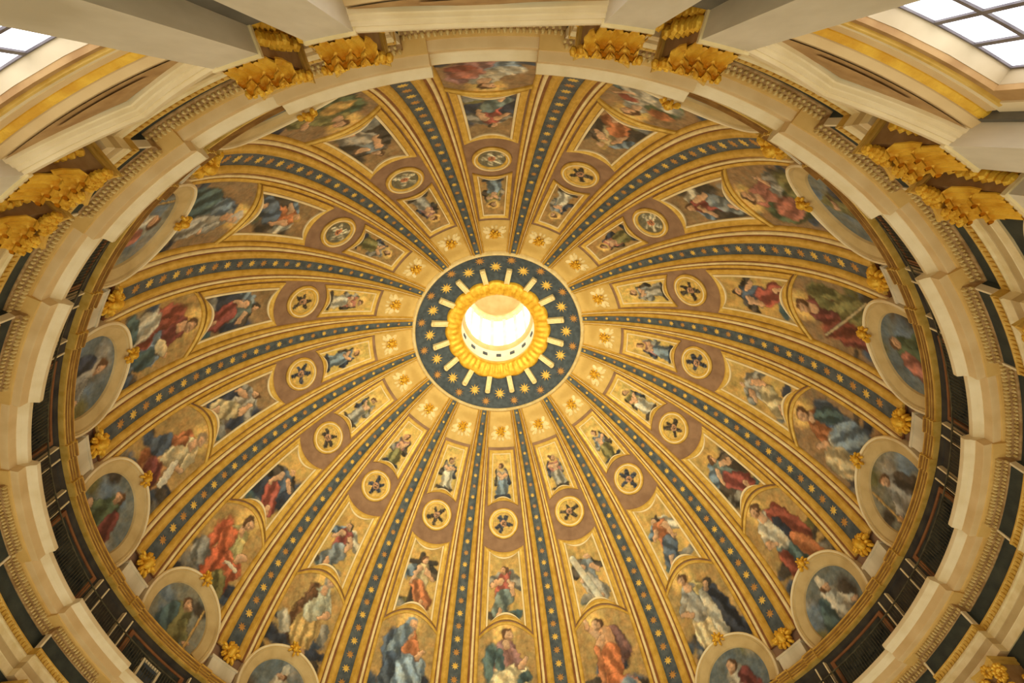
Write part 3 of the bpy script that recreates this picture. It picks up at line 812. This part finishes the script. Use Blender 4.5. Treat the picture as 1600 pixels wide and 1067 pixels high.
def b_outm(s):
    return rib_strip([(mixw(0.80, s), 0.1), (mixw(0.81, s), 0.17), (mixw(0.92, s), 0.2), (mixw(1.02, s), 0.14), (mixw(1.03, s), -0.02)])
def b_band(mb):
    rib_strip([(mixw(0.03, -1), 0.15), (mixw(0.0, -1), 0.175), (lambda r: r * 0, 0.18), (mixw(0.0), 0.175), (mixw(0.03), 0.15)])(mb)
def b_star(mb):
    R, n = 0.24, 8
    P = []
    for i in range(2 * n):
        a = PI * i / n; q = R if i % 2 == 0 else R * 0.5
        P.append((q * math.cos(a), q * math.sin(a), 0))
    P = np.array(P)
    top = P * [0.8, 0.8, 1] + [0, 0, 0.025]
    mb.grid(np.stack([P, top], 1), closeu=True); mb.ngon(top)
def b_plinth(mb):
    r0 = 20.37
    mb.cbox(-0.115, 0.115, 20.02, r0 + 0.1, 19.8, 20.72)
    mb.cbox(-0.125, 0.125, 19.98, r0 + 0.1, 20.62, 20.75)
def b_footboss(mb):
    e = axes(-3)
    gold_cluster(mb, wall(0, -3.4, 0.22), e, 0.72, 5, 14, 0.55)
for k in range(16):
    a, b_ = PH[k], PH[(k + 1) % 16]
    rt = root('dome_rib', k + 0.5, RO, 'gilded rib with blue star band between the %s and the %s' % (a, b_), 'rib', 'gilded ribs of the dome')
    part('rib_body', 'ribbody', b_ribbody, M['brown'], rt, RO, angle=60)
    part('star_band', 'ribband', b_band, M['blue'], rt, RO, angle=60)
    for s in (-1, 1):
        part('gilded_moulding', 'ribgold%d' % s, b_goldm(s), M['gold'], rt, RO, angle=60)
        part('pale_moulding', 'ribpale%d' % s, b_palem(s), M['pale'], rt, RO, angle=60)
        part('edge_moulding', 'ribout%d' % s, b_outm(s), M['gold'], rt, RO, angle=60)
    part('plinth', 'ribplinth', b_plinth, M['stone'], rt, RO)
    part('gilded_boss', 'ribboss', b_footboss, M['brightgold'], rt, RO)
    NS = 26
    for i in range(NS):
        th = 0.9 + (TH1 - 2.2) * i / (NS - 1)
        st = part('star', 'ribstar', b_star, M['star'] if i % 2 else M['dimstar'], rt, (0, 0, 0))
        if i % 2 == 0:
            st.material_slots[0].link = 'OBJECT'; st.material_slots[0].material = M['dimstar']
        else:
            st.material_slots[0].link = 'OBJECT'; st.material_slots[0].material = M['star']
        p = dome(0, th, 0.178) - RO
        R_, U_, O_ = axes(th)
        m = Matrix.Identity(4)
        sc = float(WBLU(dome_rz(th)[0]) / 0.36)
        for j in range(3):
            m[j][0], m[j][1], m[j][2] = R_[j] * sc, U_[j] * sc, O_[j]
        m.translation = Vector(p)
        st.matrix_local = m

# ================================================================== BAY FIELDS AND PICTURES
FIELDT = struct('trim_4')
def b_field(mb):
    th = np.linspace(53.6, 62.8, 8); f = np.linspace(-0.5, 0.5, 9)
    mb.grid(wall(f[:, None], th[None, :], 0.02))
for k in range(16):
    o = part('ochre_field', 'field', b_field, M['field'], FIELDT, (0, 0, 0)); o.rotation_euler = (0, 0, -k * BAY)

# shapes of the framed panels
ARCH = lambda f: 17.1 - 2.6 * f ** 2
P2N = lambda f: 30.4 + 1.25 * f ** 2
L2 = panel_loop(0.262, 0.268, P2N, ARCH)
P1N = lambda f: 52.9 + 0 * f
P1F = lambda f: 41.5 - 1.3 * f ** 2
L1 = panel_loop(0.262, 0.245, P1N, P1F)
THM = 36.55
LM = circle_loop(THM, 1.36)
HW = 0.30   # half width of a bay between the ribs
def b_arch(mb):
    f = np.linspace(-1, 1, 26)
    rows = []
    for d, h in ((-0.16, 0.0), (-0.16, 0.12), (-0.04, 0.2), (0.06, 0.14), (0.07, 0.0)):
        rows.append(wall(f * 0.285, ARCH(f * 1.06) - 0.55 + d * DEG, h))
    mb.grid(np.stack(rows, 1))
O_big = wall(0, 2.0); O_p2 = dome(0, 23.0); O_p1 = dome(0, 46.5); O_m = dome(0, THM); O_ch = dome(0, 57.3); O_ov = wall(0, -6.0)

BIGLABEL = ['mosaic of a pale-robed seated figure with mauve chest below the cross-shaped angel',
 'mosaic of a bare-chested man kneeling in orange drapery, one arm raised', 'mosaic of a grey-robed standing figure beside a dark cloaked companion',
 'mosaic of a standing man in red cloak and blue-green skirt', 'mosaic of a seated figure wrapped in a swirling blue mantle',
 'dim brownish mosaic of a crimson-robed figure with a slanting staff', 'shadowed mosaic of a rose-robed leaning figure with green drapery',
 'green-draped figure mosaic cropped by the cornice near the top', 'pink, red and blue mosaic scene cropped by the cornice at the top middle',
 'olive and ochre figure mosaic cropped by the cornice', 'mosaic of a bowed white-haired figure in teal and blue robes',
 'mosaic of a crimson-robed figure reading, pale blue cloth over the knees', 'mosaic of a cream-robed walking man with blue cloak and crimson skirt',
 'mosaic of a seated man in orange-red mantle with olive drapery', 'mosaic of a standing man in grey shirt and yellow skirt',
 'mosaic of a seated woman with blue veil and orange bodice']
BIGLABEL[0] = 'mosaic of a pale-robed seated figure with mauve chest at the bottom middle'
ATTR = {15: 'dark cross', 1: 'white column'}
for k in range(16):
    ph = PH[k]
    # large figure
    rt = root('figure_mosaic', k, O_big, BIGLABEL[k], 'mosaic', 'large figure mosaics of the dome')
    u = np.linspace(-1, 1, 91); v = np.linspace(0, 1, 141)
    f = u[:, None] * HW + 0 * v[None, :]
    tb = -6.5
    th = tb + v[None, :] * (ARCH(u[:, None] * 1.08) - 0.5 - tb)
    P = wall(f, th, 0.03)
    X = f * bay_m(th); Y = (th + 0.4) / DEG
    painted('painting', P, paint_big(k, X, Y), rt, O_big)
    part('arch_moulding', 'bigarch', b_arch, M['gold'], rt, O_big)
    # oblong panel
    lab = 'oblong gold-framed angel panel between the %s mosaic and its medallion' % ph
    if k in ATTR: lab = 'oblong panel of an angel carrying a %s, next to the %s' % (ATTR[k], ph)
    rt = root('angel_panel', k, O_p2, lab, 'painted panel', 'oblong angel panels of the dome')
    part('gilded_frame', 'p2frame', lambda mb: frame_loop(mb, L2, [(0, 0), (0.0, 0.12), (0.12, 0.17), (0.24, 0.11), (0.36, 0.09), (0.40, 0.03)]), M['gold'], rt, O_p2)
    part('pale_fillet', 'p2fillet', lambda mb: frame_loop(mb, L2, [(0.40, 0.02), (0.41, 0.13), (0.48, 0.15), (0.55, 0.13), (0.56, 0.02)]), M['cream'], rt, O_p2)
    u = np.linspace(-1, 1, 56); v = np.linspace(0, 1, 76); d = 0.5
    tn = P2N(u) - d * DEG; tf = ARCH(u) + d * DEG
    th = tf[:, None] + v[None, :] * (tn - tf)[:, None]
    w = 0.268 + (0.262 - 0.268) * v[None, :]
    f = u[:, None] * (w - d / bay_m(th))
    Hm = (30 - 17.5) / DEG
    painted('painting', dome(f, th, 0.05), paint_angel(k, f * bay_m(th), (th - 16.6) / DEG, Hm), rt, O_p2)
    # medallion
    lab = 'round gold-framed winged-head medallion in the bay of the %s' % ph
    rt = root('medallion', k, O_m, lab, 'medallion', 'round medallions of the dome')
    part('gilded_ring', 'medring', lambda mb: frame_loop(mb, LM, [(0, 0), (0.0, 0.1), (0.07, 0.17), (0.14, 0.18)]), M['gold'], rt, O_m)
    part('pale_ring', 'medpale', lambda mb: frame_loop(mb, LM, [(0.13, 0.1), (0.14, 0.2), (0.22, 0.2), (0.24, 0.12)]), M['cream'], rt, O_m)
    part('inner_ring', 'medinner', lambda mb: frame_loop(mb, LM, [(0.24, 0.12), (0.38, 0.10), (0.42, 0.04)]), M['gold'], rt, O_m)
    a = np.linspace(0, 2 * PI, 49); q = np.linspace(0, 0.97, 22)
    x = q[None, :] * np.cos(a)[:, None]; y = q[None, :] * np.sin(a)[:, None]
    th = THM + y * DEG
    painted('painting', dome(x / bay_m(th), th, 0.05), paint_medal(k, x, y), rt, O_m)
    # small panel
    rt = root('small_panel', k, O_p1, 'small upright gold-framed angel panel near the oculus, in line with the %s' % ph, 'painted panel', 'small upper angel panels')
    part('gilded_frame', 'p1frame', lambda mb: frame_loop(mb, L1, [(0, 0), (0.0, 0.10), (0.08, 0.14), (0.18, 0.10), (0.26, 0.08), (0.29, 0.03)]), M['gold'], rt, O_p1)
    part('pale_fillet', 'p1fillet', lambda mb: frame_loop(mb, L1, [(0.29, 0.02), (0.30, 0.11), (0.35, 0.12), (0.39, 0.10), (0.40, 0.02)]), M['cream'], rt, O_p1)
    u = np.linspace(-1, 1, 40); v = np.linspace(0, 1, 64); d = 0.36
    tn = P1N(u) - d * DEG; tf = P1F(u) + d * DEG
    th = tf[:, None] + v[None, :] * (tn - tf)[:, None]
    w = 0.245 + (0.262 - 0.245) * v[None, :]
    f = u[:, None] * (w - d / bay_m(th))
    Hm = (52 - 42) / DEG
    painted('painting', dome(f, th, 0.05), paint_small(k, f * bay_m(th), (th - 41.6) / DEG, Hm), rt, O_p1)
    # cherub head by the oculus
    rt = root('cherub_ornament', k, O_ch, 'gilded cherub head with pale wings by the oculus, in line with the %s' % ph, 'ornament', 'gilded cherub heads round the oculus')
    e = axes(57.3)
    part('cherub_head', 'chhead', lambda mb: gold_cluster(mb, dome(0, 57.3, 0.08), axes(57.3), 0.55, 9, 9, 0.5), M['brightgold'], rt, O_ch)
    def b_wing(s):
        def f(mb):
            R_, U_, I_ = axes(57.3)
            for i, (dx, dy, ln, an, w) in enumerate(((0.52, 0.28, 0.34, 0.9, 0.20), (0.62, -0.16, 0.40, -0.5, 0.22), (0.50, -0.50, 0.34, -1.0, 0.16), (0.78, -0.62, 0.22, -0.8, 0.12), (0.16, -0.74, 0.22, -1.4, 0.13))):
                dr = R_ * s * math.cos(an) + U_ * math.sin(an); tn = -R_ * s * math.sin(an) + U_ * math.cos(an)
                mb.blob(dome(0, 57.3, 0.05) + R_ * s * dx + U_ * dy, [dr * ln, tn * w, I_ * 0.08], 8, 5)
        return f
    for s in (-1, 1):
        part('wing', 'chwing%d' % s, b_wing(s), M['pale'], rt, O_ch)

# arched bust pictures over the base moulding
def arch_loop(R, n=40):
    zc = 20.95
    def loop(d):
        a = np.linspace(-0.42, PI + 0.42, n)
        x = (R - d) * np.cos(a); z = zc + (R - d) * np.sin(a)
        th = np.degrees((z - ZC) / RHO)
        return x / (20.37 * BAY), th
    return loop
LO = arch_loop(2.88)
BUST = {2: 'bottom right', 3: '', 4: '', 5: '', 6: '', 10: '', 11: '', 12: '', 13: '', 14: ''}
for k in range(16):
    if k in (0, 1, 15, 8): continue
    rt = root('bust_roundel', k, O_ov, 'arched stone-framed bust picture at the foot of the %s mosaic' % PH[k], 'painted roundel', 'arched bust pictures above the base moulding')
    part('stone_frame', 'ovframe', lambda mb: frame_loop(mb, LO, [(0.12, 0.0), (0.13, 0.32), (0.24, 0.35), (0.30, 0.28), (0.62, 0.22), (0.80, 0.16), (0.86, 0.05)], False), M['tan'], rt, O_ov)
    part('pale_rim', 'ovrim', lambda mb: frame_loop(mb, LO, [(0.0, -0.02), (0.0, 0.36), (0.07, 0.42), (0.13, 0.38), (0.14, 0.3)], False), M['cream'], rt, O_ov)
    part('gilded_clip', 'ovclip', lambda mb: gold_cluster(mb, wall(0, 2.3, 0.35), axes(0), 0.5, 3, 8, 0.5), M['brightgold'], rt, O_ov)
    u = np.linspace(-1, 1, 60); v = np.linspace(-1, 1, 60)
    U, V = np.meshgrid(u, v, indexing='ij')
    x = U * np.sqrt(1 - V ** 2 / 2) * 2.06; y = V * np.sqrt(1 - U ** 2 / 2) * 2.06
    z = 20.95 + y
    th = np.degrees((np.maximum(z, 19.6) - ZC) / RHO)
    painted('painting', wall(x / (20.37 * BAY), th, 0.07), paint_bust(k, x * 0.8, y * 0.8), rt, O_ov)

# ================================================================== ATTIC: pilaster strips, panels, railing
def b_strip(mb):
    mb.cbox(-0.038, 0.038, 19.98, 20.2, 17.05, 18.98)
def b_stripedge(mb):
    for s in (-1, 1):
        mb.cbox(s * 0.040 - 0.005, s * 0.040 + 0.005, 19.94, 20.2, 17.05, 18.98)
O_st = cyl(0, 20.0, 17.1)
for k in list(range(1, 7)) + list(range(9, 16)):
    for s, nm in ((-1, 'first'), (1, 'second')):
        nb = PH[k] if s < 0 else PH[(k + 1) % 16]
        rt = root('attic_pilaster', k + 0.5 + s * 0.15, O_st, 'dark attic pilaster strip with pale edges under the rib, on the %s side' % nb, 'pilaster', 'dark pilaster strips of the attic')
        other = PH[(k + 1) % 16] if s < 0 else PH[k]
        rt['label'] = 'dark pale-edged attic strip nearer the %s than the %s' % (nb, other)
        part('shaft', 'atstrip', b_strip, M['dark'], rt, O_st)
        part('lit_edges', 'atedge', b_stripedge, M['cream'], rt, O_st)  # cream lines paint the light caught on the strip corners
def b_apanel(mb):
    mb.sweep([(20.16, 17.1), (20.06, 17.12), (20.06, 18.66), (20.16, 18.7)], -0.24, 0.24, 10)
def b_apframe(mb):
    for (a, b_, z0, z1) in ((-0.27, 0.27, 18.66, 18.76), (-0.27, 0.27, 17.02, 17.12), (-0.27, -0.24, 17.12, 18.66), (0.24, 0.27, 17.12, 18.66)):
        mb.cbox(a, b_, 20.0, 20.2, z0, z1)
def b_swag(mb):
    for i in range(22):
        t = -1 + 2 * i / 21
        for q in range(2):
            c = cyl(t * 0.2, 20.02, 17.75 + 0.42 * t * t + 0.12 * q)
            mb.blob(c, np.eye(3) * [0.10, 0.08, 0.10], 6, 5)
O_ap = cyl(0, 20.1, 17.1)
for k in (1, 2, 3, 4, 5, 6, 10, 11, 12, 13, 14, 15):
    rt = root('attic_relief', k, O_ap, 'dark green garland panel of the attic under the %s' % PH[k], 'relief', 'dark garland panels of the attic')
    part('panel_board', 'apanel', b_apanel, M['panel'], rt, O_ap)
    part('panel_frame', 'apframe', b_apframe, M['brown'], rt, O_ap)
    part('garland', 'apswag', b_swag, M['panel'], rt, O_ap)
# one small pale-framed opening in the attic
rt = root('attic_opening', 13, O_ap, 'small square attic opening with pale frame under the orange-mantled man', 'opening')
def b_opf(mb):
    for (a, b_, z0, z1) in ((-0.075, 0.075, 18.1, 18.2), (-0.085, -0.065, 17.2, 18.2), (0.065, 0.085, 17.2, 18.2)):
        mb.cbox(a, b_, 19.9, 20.1, z0, z1)
part('pale_frame', 'opframe', b_opf, M['cream'], rt, O_ap)
part('dark_pane', 'oppane', lambda mb: mb.cbox(-0.066, 0.066, 19.98, 20.05, 17.2, 18.1), M['navy'], rt, O_ap)
# railing
O_rl = cyl(0, 19.75, 17.1)
def b_bars2(mb):
    for i in range(46):
        k = -0.49 + 0.98 * i / 45
        mb.cbox(k - 0.0013, k + 0.0013, 19.74, 19.765, 17.1, 18.2)
for k in (2, 3, 4, 5, 6, 10, 11, 12, 13, 14):
    rt = root('gallery_railing', k, O_rl, 'thin iron gallery railing on the cornice below the %s' % PH[k], 'railing', 'iron railing lengths on the cornice')
    part('top_rail', 'rltop', lambda mb: mb.sweep([(19.73, 18.18), (19.73, 18.23), (19.78, 18.23), (19.78, 18.18), (19.73, 18.18)], -0.5, 0.5, 12), M['iron'], rt, O_rl)
    o = part('thin_bars', 'rlbars', b_bars2, M['iron'], rt, O_rl); o['kind'] = 'stuff'

# ================================================================== DRUM PILASTERS WITH GILDED CAPITALS
PW = 0.062      # half width in bays
PR, PZ = 19.65, 11.4
O_pl = cyl(0, 20.0, 0.0)
def b_shaft(mb):
    mb.cbox(-PW, PW, PR, 20.6, -1.0, PZ)
def b_astragal(mb):
    mb.cbox(-PW - 0.006, PW + 0.006, PR - 0.06, 20.6, PZ, PZ + 0.12)
def b_bell(mb):
    n = 8
    zs = np.linspace(PZ + 0.1, 13.55, n)
    w = PW * (0.95 + 0.28 * np.linspace(0, 1, n) ** 3); r = PR + 0.02 - 0.14 * np.linspace(0, 1, n) ** 3
    P = []
    for i in range(n):
        P.append(cyl([-w[i], w[i], w[i], -w[i]], [r[i], r[i], 20.6, 20.6], zs[i]))
    mb.grid(np.array(P), closev=True)
def leaf(mb, kc, r, z0, h, w, curl, seed):
    """one acanthus leaf: a curling lobed tongue"""
    rnd = random.Random(seed)
    n = 7; P = []
    for i in range(n):
        t = i / (n - 1)
        out = 0.03 + curl * t ** 2.2
        z = z0 + h * (math.sin(t * 1.9) / math.sin(1.57) if t < 0.83 else 1.0 - (t - 0.83) * 1.2)
        ww = w * (0.75 + 0.35 * math.sin(t * PI)) * (1.0 if t < 0.9 else 0.6) * (1 + 0.22 * (i % 2))
        row = []
        for j, s in enumerate((-1, -0.5, 0, 0.5, 1)):
            row.append(cyl(kc + s * ww / (19.6 * BAY), r - out - (0.05 if j % 2 else 0.0) - 0.05 * (1 - abs(s)), z - 0.06 * abs(s)))
        P.append(row)
    P = np.array(P)
    mb.grid(P)
    mb.grid(P + cyl(kc, 0.03, 0.0))
def b_leafrow(z0, h, ks, w, curl, side):
    def f(mb):
        for i, kx in enumerate(ks):
            leaf(mb, kx, PR - 0.0, z0, h, w, curl, i)
        if side:
            for s in (-1, 1):
                for rr in (19.95, 20.25):
                    kx = s * (PW + 0.01)
                    for t in np.linspace(0.1, 1, 5):
                        c = cyl(kx + s * 0.03 * t ** 2, rr, z0 + h * t)
                        a = kx * BAY
                        mb.blob(c, [np.array([0.12, 0, 0]), np.array([0, 0.17, 0]), np.array([0, 0, h * 0.16])], 7, 5)
    return f
def b_volutes(mb):
    for s in (-1, 1):
        kc = s * PW * 1.0
        for i in range(16):
            a = i * 0.62; R = 0.30 * (1 - i / 20)
            c = cyl(kc + s * R * math.cos(a) / (19.6 * BAY), PR - 0.28 + 0.004 * i, 13.25 + R * math.sin(a))
            mb.blob(c, np.eye(3) * [0.09, 0.12, 0.09], 6, 5)
    for i in range(7):
        a = 2 * PI * i / 7
        mb.blob(cyl(0.16 * math.cos(a) / (19.6 * BAY), PR - 0.24, 13.62 + 0.16 * math.sin(a)), np.eye(3) * [0.10, 0.09, 0.10], 6, 5)
    for s in (-0.5, 0.5):
        for i in range(8):
            a = i * 0.8; R = 0.17 * (1 - i / 10)
            mb.blob(cyl(s * PW * 0.5 + R * math.cos(a) / (19.6 * BAY), PR - 0.2, 13.05 + R * math.sin(a)), np.eye(3) * [0.06, 0.08, 0.06], 6, 5)
def b_abacus(mb):
    n = 9
    f = np.linspace(-1, 1, n)
    for (z0, z1, g) in ((13.55, 13.7, 0.0), (13.7, 13.82, 0.05)):
        rr = PR - 0.36 - g + 0.16 * (1 - f ** 2)
        kk = f * (PW * 1.35 + g * 0.1)
        P = np.stack([cyl(kk, 20.4, z0), cyl(kk, rr, z0), cyl(kk, rr, z1), cyl(kk, 20.4, z1)], 1)
        mb.grid(P, closev=True); mb.ngon(P[0]); mb.ngon(P[-1])
SIDE = {}
for n in (3, 5, 6, 7, 8, 9, 10, 12):
    for s in (-1, 1):
        near = PH[n] if s < 0 else PH[n + 1]
        other = PH[n + 1] if s < 0 else PH[n]
        rt = root('giant_pilaster', n + 0.5 + s * 0.125, O_pl, 'grey marble pilaster with gilded leafy capital, nearer the %s than the %s' % (near, other), 'pilaster', 'grey marble pilasters of the drum')
        rt['label'] = 'marble pilaster with gilded capital nearer the %s than the %s' % (near, other)
        part('shaft', 'plshaft', b_shaft, M['stone'], rt, O_pl)
        part('astragal', 'plastr', b_astragal, M['pale'], rt, O_pl)
        cp = part('capital', 'plbell', b_bell, M['umber'], rt, O_pl)  # bell coloured darker to paint shade between the gilded leaves
        part('lower_leaves', 'plleaf1', b_leafrow(PZ + 0.12, 0.75, (-0.042, 0.0, 0.042), 0.15, 0.28, True), M['brightgold'], cp, (0, 0, 0))
        part('upper_leaves', 'plleaf2', b_leafrow(PZ + 0.65, 0.85, (-0.06, -0.02, 0.02, 0.06), 0.14, 0.34, True), M['brightgold'], cp, (0, 0, 0))
        part('volutes', 'plvol', b_volutes, M['brightgold'], cp, (0, 0, 0))
        part('abacus', 'plaba', b_abacus, M['gold'], cp, (0, 0, 0))
        for c in cp.children: c.location = tuple(-O_pl)
# recess wall between the paired pilasters
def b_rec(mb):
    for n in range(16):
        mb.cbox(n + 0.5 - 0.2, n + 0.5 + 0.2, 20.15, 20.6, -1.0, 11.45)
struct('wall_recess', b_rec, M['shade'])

# ================================================================== OCULUS RING AND LANTERN
rt = bpy.data.objects.new('oculus_ring', None); C.objects.link(rt)
rt.location = (0, 0, 44.0); rt['label'] = 'dark blue oculus ring with gold stars, pale brackets and scalloped gilded collar'; rt['category'] = 'oculus ring'
OR = (0, 0, 44.0)
def b_oring(mb):
    th = np.linspace(62.6, 71.5, 12); ks = np.linspace(0, 16, 129)[:-1]
    mb.grid(dome(ks[:, None], th[None, :], 0.06), closeu=True)
part('blue_band', 'oring', b_oring, M['navy'], rt, OR, angle=60)
def b_oedge(mb):
    th0 = 62.5
    rows = [dome(np.linspace(0, 16, 161)[:-1], th0 + dt, h) for dt, h in ((-0.45, 0.0), (-0.4, 0.3), (-0.1, 0.42), (0.25, 0.3), (0.3, 0.0))]
    mb.grid(np.stack(rows, 1), closeu=True)
part('pale_rim', 'oedge', b_oedge, M['pale'], rt, OR, angle=60)
def b_collar(mb):
    n = 16 * 24
    ks = np.linspace(0, 16, n, endpoint=False)
    sc = np.abs(np.cos(ks * PI))          # scallops
    fl = 0.5 + 0.5 * np.cos(ks * 2 * PI * 3)
    rows = []
    for r, z, w, g in ((5.0, 44.92, 1, 0), (4.92, 44.62, 1, 0), (4.72, 44.5, 0.7, 0.2), (4.5, 44.52, 0.3, 0.7), (4.2, 44.6, 0, 1), (3.85, 44.75, 0, 1), (3.6, 44.9, 0, 0.6), (3.46, 45.0, 0, 0.0), (3.42, 45.2, 0, 0), (3.5, 45.6, 0, 0)):
        rr = r - w * 0.22 * (1 - sc)
        rows.append(cyl(ks, rr, z - 0.10 * g * fl))
    mb.grid(np.stack(rows, 1), closeu=True)
part('gilded_collar', 'ocollar', b_collar, M['brightgold'], rt, OR, angle=50)
def b_bracket(mb):
    th = np.linspace(71.2, 66.6, 10)
    t = np.linspace(0, 1, 10)
    hh = 0.22 + 0.22 * np.sin(t * PI * 1.0) * 0.6 + 0.16 * t ** 4
    for x0, x1, dh in ((-0.22, 0.22, 0.0), (-0.24, -0.12, 0.07), (0.12, 0.24, 0.07)):
        r = dome_rz(th)[0]
        P = np.stack([dome(x0 / (r * BAY), th, 0.02), dome(x0 / (r * BAY), th, hh + dh), dome(x1 / (r * BAY), th, hh + dh), dome(x1 / (r * BAY), th, 0.02)], 1)
        mb.grid(P); mb.ngon(P[0]); mb.ngon(P[-1])
    mb.blob(dome(0, 66.6, 0.4), [np.array([0.26, 0, 0]), np.array([0, 0.15, 0]), np.array([0, 0, 0.2])], 10, 6)
for k in range(16):
    o = part('bracket', 'obracket', b_bracket, M['pale'], rt, OR); o.rotation_euler = (0, 0, -(k + 0.5) * BAY)
def b_ostar(mb):
    R, n = 0.60, 10
    P = np.array([((R if i % 2 == 0 else R * 0.42) * math.cos(PI * i / n), (R if i % 2 == 0 else R * 0.42) * math.sin(PI * i / n), 0) for i in range(2 * n)])
    top = P * [0.75, 0.75, 1] + [0, 0, 0.05]
    mb.grid(np.stack([P, top], 1), closeu=True); mb.ngon(top)
for k in range(16):
    for kk, th, sc, mt in ((k, 66.3, 1.0, 'star'), (k + 0.5, 64.3, 0.78, 'dimstar')):
        o = part('star', 'ostar', b_ostar, M[mt], rt, (0, 0, 0))
        o.material_slots[0].link = 'OBJECT'; o.material_slots[0].material = M[mt]
        R_, U_, O_ = [Vector(x) for x in axes(th)]
        m = Matrix.Identity(4)
        for j in range(3):
            m[j][0], m[j][1], m[j][2] = R_[j] * sc, U_[j] * sc, O_[j]
        m.translation = Vector(dome(0, th, 0.065)) - Vector(OR)
        o.matrix_local = Matrix.Rotation(-kk * BAY, 4, 'Z') @ m

lt = bpy.data.objects.new('lantern', None); C.objects.link(lt)
lt.location = (0, 0, 45.5); lt['label'] = 'bright white lantern shaft seen through the oculus'; lt['category'] = 'lantern'
LO_ = (0, 0, 45.5)
part('lower_wall', 'lnlow', lambda mb: mb.ring([(3.6, 45.2), (3.6, 48.4)], 96), M['white'], lt, LO_)
part('lower_cornice', 'lncor', lambda mb: mb.ring([(3.62, 48.3), (3.45, 48.5), (3.3, 48.8), (3.3, 49.0), (3.62, 49.1)], 96), M['beige'], lt, LO_)
def b_lnpier(mb):
    for i in range(16):
        mb.cbox(i + 0.5 - 0.14, i + 0.5 + 0.14, 3.5, 3.8, 49.0, 57.4)
part('window_piers', 'lnpier', b_lnpier, M['white'], lt, LO_)
part('upper_ring', 'lnup', lambda mb: mb.ring([(3.7, 57.2), (3.2, 57.4), (3.1, 57.7), (3.2, 58.0), (3.3, 58.2)], 96), M['pale'], lt, LO_)
def b_cap(mb):
    t = np.linspace(0, PI / 2 - 0.02, 12)
    mb.ring([(3.25 * math.cos(a), 58.1 + 2.6 * math.sin(a)) for a in t], 64)
part('cap', 'lncap', b_cap, M['beige'], lt, LO_)
for i in range(16):
    o = part('pane', 'lnpane', lambda mb: mb.grid(cyl(np.array([-0.37, 0.37])[:, None], 3.72, np.array([49.0, 57.4])[None, :])), M['lglass'], lt, LO_); o.rotation_euler = (0, 0, -i * BAY)
    o = part('vent', 'lnvent', lambda mb: mb.cbox(-0.17, 0.17, 3.54, 3.62, 46.9, 47.45), M['navy'], lt, LO_); o.rotation_euler = (0, 0, -i * BAY)
